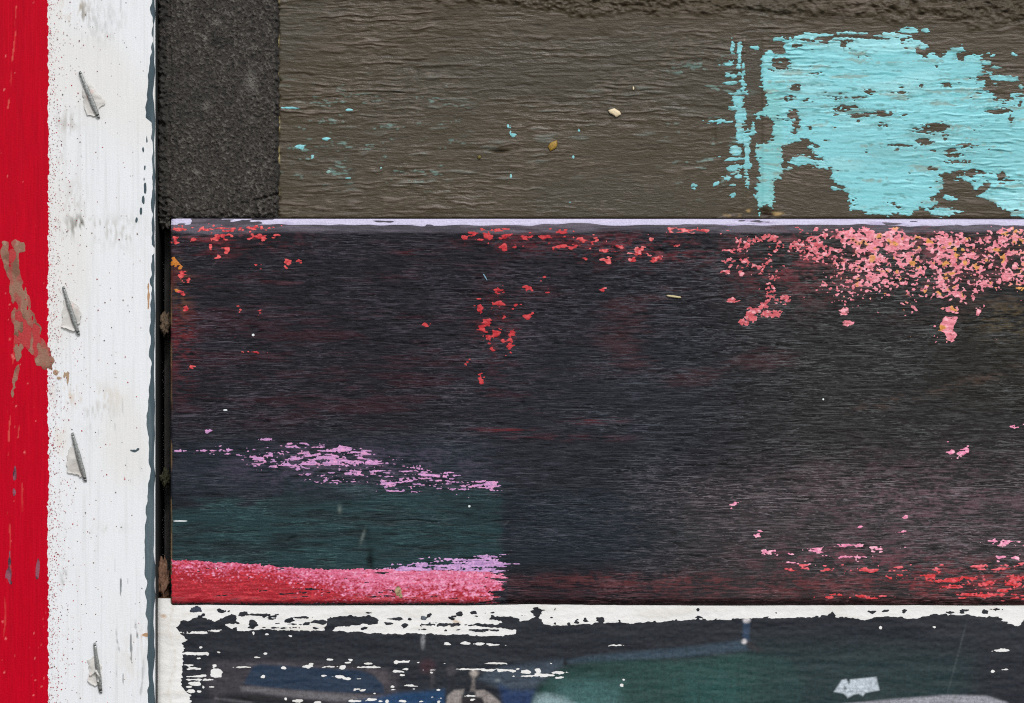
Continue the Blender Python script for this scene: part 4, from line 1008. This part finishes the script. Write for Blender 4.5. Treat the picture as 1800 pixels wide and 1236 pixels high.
    lay(P1([(1550, 520), (1700, 540), (1740, 640), (1660, 650), (1600, 570)]), 7, (80, 74, 78), 0.7)
    lay(P1([(600, 480), (900, 480), (1200, 500), (1200, 510), (640, 500)]), 5, (92, 88, 94), 0.6)
    lay(P1([(578, 640), (600, 590), (650, 505), (700, 485), (1000, 505), (1500, 535), (1610, 575), (1680, 650), (1690, 715), (1400, 712), (1000, 690), (700, 662)]), 3.5, (26, 46, 68), 0.95)
    lay(P1([(550, 662), (700, 668), (1000, 697), (1400, 722), (1690, 742), (1690, 760), (1300, 775), (1000, 750), (800, 722), (560, 695)]), 4.5, (106, 103, 107), 0.85)
    lay(P1([(480, 715), (640, 715), (900, 745), (1250, 790), (1250, 1600), (480, 1600), (380, 740)]), 6, (24, 26, 31), 0.85)
    lay(P1([(350, 748), (480, 762), (640, 785), (640, 796), (470, 778), (350, 760)]), 3, (96, 94, 98), 0.7)
    lay(P1([(1480, 770), (1650, 740), (1800, 712)]) + P2([(200, 700), (362, 684), (375, 800)]) + P1([(1480, 1600), (1400, 800)]), 6, (24, 62, 100), 0.85)
    spot(A2([(230, 500, 60, 60)]), 7, (60, 34, 42), 0.7)
    spot(A2([(420, 530, 40, 40), (270, 590, 14, 50)]), 5, (76, 72, 76), 0.6)
    lay(P2([(640, 600), (700, 540), (850, 500), (1300, 448), (1330, 480), (1200, 570), (1110, 650), (1070, 740), (900, 740), (760, 650)]), 8, (62, 74, 87), 0.85)
    lay(P2([(800, 650), (900, 690), (1080, 690), (1060, 1600), (860, 1600), (820, 760)]), 8, (28, 52, 92), 0.85)
    lay(P2([(1056, 1600), (1062, 780), (1120, 645), (1300, 530), (1500, 470), (1800, 430)]) + P3([(0, 300), (330, 260), (560, 300), (640, 420), (600, 600), (500, 1500)]), 10, (34, 66, 63), 0.95)
    lay(P2([(1330, 455), (1500, 420), (1800, 392)]) + P3([(0, 235), (330, 195), (345, 250), (0, 285)]) + P2([(1500, 470), (1340, 480)]), 5, (52, 70, 84), 0.85)
    lay(P3([(340, 200), (430, 250), (400, 262), (345, 225)]), 6, (62, 48, 50), 0.6)
    lay(P2([(1300, 500), (1600, 460), (1800, 470), (1800, 560), (1500, 560), (1250, 600)]), 14, (27, 54, 50), 0.6)
    lay(P2([(1250, 640), (1500, 610), (1750, 640), (1800, 1600), (1250, 1600)]), 20, (66, 104, 104), 0.65)
    lay(P2([(1062, 800), (1100, 730), (1180, 720), (1300, 745), (1400, 800), (1400, 1600), (1062, 1600)]), 8, (136, 160, 164), 0.85)
    lay(P3([(0, 350), (200, 360), (330, 430), (330, 1500), (0, 1500)]), 30, (36, 76, 74), 0.6)
    lay(P3([(400, 230), (1100, 240), (1500, 300), (1560, 1500), (400, 1500)]), 45, (32, 54, 56), 0.75)
    lay(P2([(378, 800), (390, 735), (440, 690), (520, 682), (505, 740), (512, 800)]), 3, (150, 142, 138), 0.85)
    lay(P2([(610, 690), (680, 688), (740, 725), (800, 778), (830, 820), (690, 820), (664, 752), (612, 742)]), 3, (146, 138, 134), 0.85)
    lay(P2([(500, 745), (660, 745), (680, 830), (490, 830)]), 3, (46, 42, 45), 0.9)
    lay(P2([(580, 520), (620, 520), (605, 600), (610, 700), (570, 700), (585, 600)]), 3, (126, 118, 114), 0.7)
    spot(A2([(600, 556, 30, 26)]), 4, (176, 166, 158), 0.8)
    spot(A2([(195, 300, 16, 52)]), 3, (140, 140, 144), 0.75)
    spot(A2([(785, 612, 18, 12)]), 3, (120, 128, 134), 0.8)
    spot(A2([(1322, 475, 18, 18)]), 3, (24, 26, 30), 0.9)
    lay(P3([(318, 85), (355, 85), (350, 200), (318, 200)]), 4, (46, 66, 92), 0.8)
    spot(A3([(337, 90, 18, 15), (325, 203, 13, 12)]), 3, (206, 200, 200), 0.9)
    lay(P3([(798, 468), (840, 405), (862, 402), (878, 428), (884, 404), (1020, 390), (1037, 460), (962, 474), (950, 490), (930, 478), (902, 482), (872, 500), (850, 478)]), 2.2, (186, 196, 204), 0.95)
    lay(P3([(848, 430), (868, 452), (850, 462)]), 2, (50, 66, 70), 0.7)
    lay(P3([(700, 545), (1100, 508), (1400, 485), (1600, 490), (1700, 520), (1760, 560), (1700, 1500), (700, 1500)]), 3.5, (152, 152, 160), 0.9)
    d = np.abs(X - (1700 + (Y - 1090) * (-0.27)))
    c = mix(c, srgb(84, 92, 96), (1 - sstep(0.6, 2.6, d)) * box(X, Y, 1650, 1720, 1100, 1215, 4, 25) * 0.3)
    spot(A1([(205, 50, 52, 24)]), 2, (58, 66, 84), 0.8)
    spot(A2([(200, 118, 22, 20)]), 2, (110, 118, 128), 0.8)
    c = c * (1 + 0.12 * N(X, Y, 0.9, 0.9, 147) + 0.05 * N(X, Y, 0.9, 12, 148) + 0.05 * N(X, Y, 12, 0.9, 149))[..., None]
    o = film(name, g, H, F, c, np.full(X.shape, 0.42, np.float32), M_print, panel, 0.01, 1.5, 0.02, rest=rest, min_px=7)
    o['label'] = 'dark blurred photographic print worn to white along its upper edge'
print_coat(gk, Hk, 'photographic_print', 'print_specks')


# ------------------------------------------------------------------ things in the gap
import bmesh
M_batten = mat_plain('grey_batten', srgb(66, 64, 63), 0.8, scale=500)
bat = simple_box('batten', 288.5, 340, 388, 1030, 0.0096, 0.0215, M_batten, None, 0.0006)
tag(bat, 'dark batten set back in the narrow gap beside the post', 'batten')

def lump(name, px, py, depth, rx, ry, rz, mat, seed, rough_=0.35, label=None, cat=None):
    r = np.random.default_rng(seed)
    bm = bmesh.new()
    bmesh.ops.create_icosphere(bm, subdivisions=4, radius=1)
    from mathutils import noise as mn
    off = Vector(r.uniform(-50, 50, 3))
    for v in bm.verts:
        d = 1 + rough_ * mn.noise(v.co * 1.6 + off) + rough_ * 0.7 * mn.noise(v.co * 4.5 + off) + rough_ * 0.4 * mn.noise(v.co * 11 + off)
        v.co = Vector((v.co.x * rx * d * S, v.co.y * rz * d * S, v.co.z * ry * d * S))
    for f in bm.faces: f.smooth = True
    me = bpy.data.meshes.new(name); bm.to_mesh(me); bm.free()
    o = link(name, me, mat)
    k = S * (D + depth) / D
    o.location = ((px - 900) * k, depth, (618 - py) * k)
    return tag(o, label, cat)

M_cocoon = mat_plain('brown_fluff', srgb(98, 82, 66), 0.9, scale=3000, jitter=0.5, bump=0.8)
M_moss = mat_plain('dry_moss', srgb(54, 54, 38), 0.95, scale=4000, jitter=0.6, bump=0.8)
M_splint = mat_plain('splintered_wood', srgb(112, 82, 64), 0.8, scale=2500, jitter=0.45, bump=0.6)
lump('insect_cocoon', 290, 571, 0.005, 9, 20, 16, M_cocoon, 1, 0.55, 'fuzzy brown cocoon wedged in the dark gap beside the post', 'cocoon')
lump('moss_clump', 291, 841, 0.005, 9, 15, 14, M_moss, 2, 0.7, 'dark clump of dry moss wedged in the gap beside the post', 'moss')
lump('foam_crumb', 290, 386, 0.003, 11, 15, 12, mat_plain('foam_crumb_grey', srgb(70, 67, 62), 0.85, scale=3000, jitter=0.5, bump=0.8), 3, 0.6, 'grey foam crumb hanging at the corner above the gap', 'crumb')
lump('wood_splinter', 287, 1022, 0.004, 11, 34, 14, M_splint, 4, 0.6, 'broken brown wood splinter at the bottom of the gap', 'splinter')

# ------------------------------------------------------------------ staples and torn paper on the post
def mat_metal():
    m = mat_plain('galvanised_wire', srgb(138, 140, 138), 0.42, 0.75, scale=2600, jitter=0.35, bump=0.25)
    return m
M_metal = mat_metal()
M_paper = mat_plain('weathered_paper', srgb(205, 202, 197), 0.8, scale=1500, jitter=0.06, bump=0.25)
kP = S * (D + YP) / D
def on_post(px, py, h):      # h mm proud of the post
    return Vector(((px - 900) * kP, YP - h * 0.001, (618 - py) * kP))

def staple(p0, p1, w, label):
    a, b = on_post(*p0, 0), on_post(*p1, 0)
    mid = (a + b) / 2
    root = empty('staple', mid)
    ax = (b - a); L = ax.length; ax.normalize()
    side = ax.cross(Vector((0, -1, 0))).normalized()
    out = Vector((0, -1, 0))
    wm = w * S / 2; t = 0.0002
    def sweep(name, path, wd):
        bm = bmesh.new(); rings = []
        for i, (s, h, wf) in enumerate(path):
            c = ax * s + out * h
            nx_, pv = path[min(i + 1, len(path) - 1)], path[max(i - 1, 0)]
            tan = (ax * (nx_[0] - pv[0]) + out * (nx_[1] - pv[1])).normalized()
            nor = side.cross(tan).normalized()
            if nor.dot(out) < 0 and abs(nor.dot(out)) > 1e-3: nor = -nor
            ring = []
            for kk in range(12):
                an = kk / 12 * 2 * math.pi
                cx = math.copysign(abs(math.cos(an)) ** 0.45, math.cos(an)); sx = math.copysign(abs(math.sin(an)) ** 0.45, math.sin(an))
                ring.append(bm.verts.new(c + side * (cx * wd * wf) + nor * (sx * t)))
            rings.append(ring)
        for r0, r1 in zip(rings, rings[1:]):
            for kk in range(12):
                f = bm.faces.new((r0[kk], r0[(kk + 1) % 12], r1[(kk + 1) % 12], r1[kk])); f.smooth = True
        bm.faces.new(rings[0]); bm.faces.new(rings[-1][::-1])
        bmesh.ops.recalc_face_normals(bm, faces=bm.faces[:])
        me = bpy.data.meshes.new(name); bm.to_mesh(me); bm.free()
        return link(name, me, M_metal, root)
    h0 = 0.0005; half = L / 2
    path = []
    for i in range(25):
        u = -1 + 2 * i / 24
        path.append((u * (half - 0.0004), h0 + 0.00012 * (1 - u * u), 0.58 + 0.34 * math.cos(u * 1.5 - 0.35) + 0.05 * math.sin(u * 9 + L * 9e3)))
    sweep('crown', path, wm)
    for sg in (-1, 1):
        e = sg * (half - 0.0004)
        pth = [(e, h0, .58), (e + sg * 0.00022, h0 - 0.00006, .52), (e + sg * 0.00036, h0 - 0.0002, .48), (e + sg * 0.0004, h0 - 0.0004, .45), (e + sg * 0.0004, -0.004, .4)]
        sweep('leg', pth, wm)
    return tag(root, label, 'staple', 'staples down the white post')

staple((141, 127), (174, 207), 8.6, 'steel staple on the white post, a broad paper scrap showing on both its sides')
staple((112, 505), (139, 588), 8.6, 'steel staple on the white post beside the tapering end of the brown glue smear')
staple((128, 762), (151, 845), 9, 'steel staple on the white post with a plain triangular paper scrap along one side')
staple((167, 1131), (178, 1217), 9, 'nearly upright steel staple with crumpled paper folded over its crown')

def scrap(pts, z, org, label, seed, fold=None):
    P = [(org[0] + u / z, org[1] + v / z) for u, v in pts]
    xs = [p[0] for p in P]; ys = [p[1] for p in P]
    g = Grid(np.arange(min(xs) - 3, max(xs) + 3, 1.0), np.arange(min(ys) - 3, max(ys) + 3, 1.0), YP)
    F = sdf(g.X, g.Y, P) + 0.9 * N(g.X, g.Y, 3, 3, 200 + seed) + 0.5 * N(g.X, g.Y, 1.4, 1.4, 210 + seed)
    H = 0.22 + 0.09 * N(g.X, g.Y, 7, 7, 220 + seed) + 0.04 * N(g.X, g.Y, 3, 3, 230 + seed) + 0.012 * (g.Y - np.mean(ys)) * sstep(4, 0, F)
    H = np.maximum(H, 0.14)
    if fold:
        for (x0, y0, x1, y1, amp) in fold:
            x0, x1 = org[0] + x0 / z, org[0] + x1 / z; y0, y1 = org[1] + y0 / z, org[1] + y1 / z
            dx, dy = x1 - x0, y1 - y0
            t = np.clip(((g.X - x0) * dx + (g.Y - y0) * dy) / (dx * dx + dy * dy), 0, 1)
            d2 = (g.X - x0 - t * dx) ** 2 + (g.Y - y0 - t * dy) ** 2
            H += amp * np.exp(-d2 / 5.0)
    c = np.zeros(F.shape + (3,), np.float32) + srgb(204, 201, 196)
    c = mix(c, srgb(178, 171, 164), sstep(0, 1.5, N(g.X, g.Y, 8, 8, 240 + seed)) * 0.6)
    c = mix(c, srgb(214, 160, 150), sstep(1.5, 2.4, N(g.X, g.Y, 4, 5, 250 + seed)) * 0.3)
    o = film('paper_scrap', g, H, F, c, np.full(F.shape, 0.8, np.float32), M_cream, None, 0.0, 1.0, 0.0)
    md = o.modifiers.new('thickness', 'SOLIDIFY'); md.thickness = 0.00009; md.offset = -1
    return tag(o, label, 'paper scrap', 'torn paper under the staples')
scrap([(510, 480), (500, 620), (530, 800), (580, 870), (660, 890), (700, 860), (740, 770), (815, 720), (800, 660), (700, 560), (600, 450)], 7.725, (80, 90), 'broad torn paper scrap spreading on both sides of its staple', 0)
scrap([(240, 370), (230, 620), (220, 730), (330, 770), (400, 790), (440, 700), (480, 680), (485, 580), (450, 470), (370, 390), (330, 380)], 7.725, (80, 480), 'rounded paper scrap under the staple beside the end of the glue smear', 1)
scrap([(370, 290), (330, 380), (285, 520), (300, 610), (280, 700), (370, 710), (490, 755), (500, 700), (420, 430)], 7.725, (80, 740), 'plain triangular paper scrap along one side of its staple', 2)
scrap([(760, 480), (690, 560), (690, 700), (700, 780), (680, 880), (800, 960), (850, 900), (900, 900), (890, 620), (850, 560)], 9.09, (80, 1100), 'crumpled paper scrap folded over an upright staple', 3,
      [(720, 790, 820, 720, 0.5), (820, 720, 870, 800, 0.7), (840, 760, 850, 880, 0.6)])

# ------------------------------------------------------------------ small chips and straws
def chip(name, pts, y0, h, thick, mat, label, cat, curl=0.0, seed=0):
    """little solid flake: outline in photo pixels, h mm proud of the face at y0"""
    k = S * (D + y0) / D
    P = np.array(pts, float); cx, cy = P.mean(0)
    bm = bmesh.new()
    r = np.random.default_rng(seed)
    def ring(sc, hh):
        out = []
        for (x, y) in P:
            x2, y2 = cx + (x - cx) * sc, cy + (y - cy) * sc
            out.append(bm.verts.new(((x2 - cx) * k, -(hh + curl * ((x2 - cx) * 0.1) ** 2) * 0.001, -(y2 - cy) * k)))
        return out
    r0, r1, r2, r3 = ring(0.95, 0), ring(1.0, thick * 0.5), ring(0.86, thick), ring(0.4, thick * (1.1 + 0.2 * r.random()))
    n = len(P)
    for a, b in ((r0, r1), (r1, r2), (r2, r3)):
        for i in range(n):
            f = bm.faces.new((a[i], a[(i + 1) % n], b[(i + 1) % n], b[i])); f.smooth = True
    bm.faces.new(r3); bm.faces.new(r0[::-1])
    bmesh.ops.recalc_face_normals(bm, faces=bm.faces[:])
    me = bpy.data.meshes.new(name); bm.to_mesh(me); bm.free()
    o = link(name, me, mat)
    o.location = ((cx - 900) * k, y0 - h * 0.001, (618 - cy) * k)
    return tag(o, label, cat)
M_chip = mat_plain('cream_chip', srgb(222, 204, 168), 0.6, scale=2500, jitter=0.12)
M_husk = mat_plain('amber_husk', srgb(150, 118, 44), 0.5, scale=3000, jitter=0.35)
M_olive = mat_plain('olive_husk', srgb(104, 92, 36), 0.55, scale=3000, jitter=0.3)
M_straw = mat_plain('dry_straw', srgb(196, 182, 140), 0.6, scale=2500, jitter=0.2)
chip('paint_chip', [(1069, 194), (1075, 192), (1080, 190.5), (1084, 193), (1089, 196), (1092, 201), (1088, 204), (1083, 207), (1080, 204), (1077, 202), (1071, 199)], YB, 0.12, 0.35, M_chip, 'cream paint chip stuck to the brown board', 'paint chip', 0.05, 1)
chip('seed_husk', [(963, 257), (968, 251), (974, 248), (979, 247), (980, 254), (978, 260), (972, 264), (967, 267), (965, 263)], YB, 0.1, 0.4, M_husk, 'angular amber seed husk stuck to the brown board', 'seed husk', 0.0, 2)
chip('bud_scale', [(840, 274), (843, 273), (846, 275), (845, 279), (841, 280), (839, 277)], YB, 0.08, 0.25, M_olive, 'tiny round olive bud scale stuck to the brown board', 'bud scale', 0.0, 3)
chip('straw_bit', [(1171, 519), (1174, 518.5), (1185, 519.5), (1196, 521.5), (1198, 524), (1194, 524.5), (1184, 523.5), (1173, 521.5)], 0.0, 0.1, 0.3, M_straw, 'short pale straw lying on the black plank', 'straw', 0.0, 4)
chip('pale_splinter', [(1112, 153), (1114, 152), (1115, 156), (1114, 159), (1112, 158)], YB, 0.1, 0.2, M_chip, 'tiny upright pale splinter on the brown board', 'splinter', 0.0, 5)
M_thread = mat_plain('blue_thread', srgb(120, 158, 172), 0.6, scale=2500, jitter=0.2)
chip('paint_thread', [(849, 482), (850.5, 481.5), (854, 487), (857, 493), (855.8, 493.8), (852, 488)], 0.0, 0.1, 0.15, M_thread, 'thin blue paint thread on the black plank', 'paint thread', 0.0, 6)
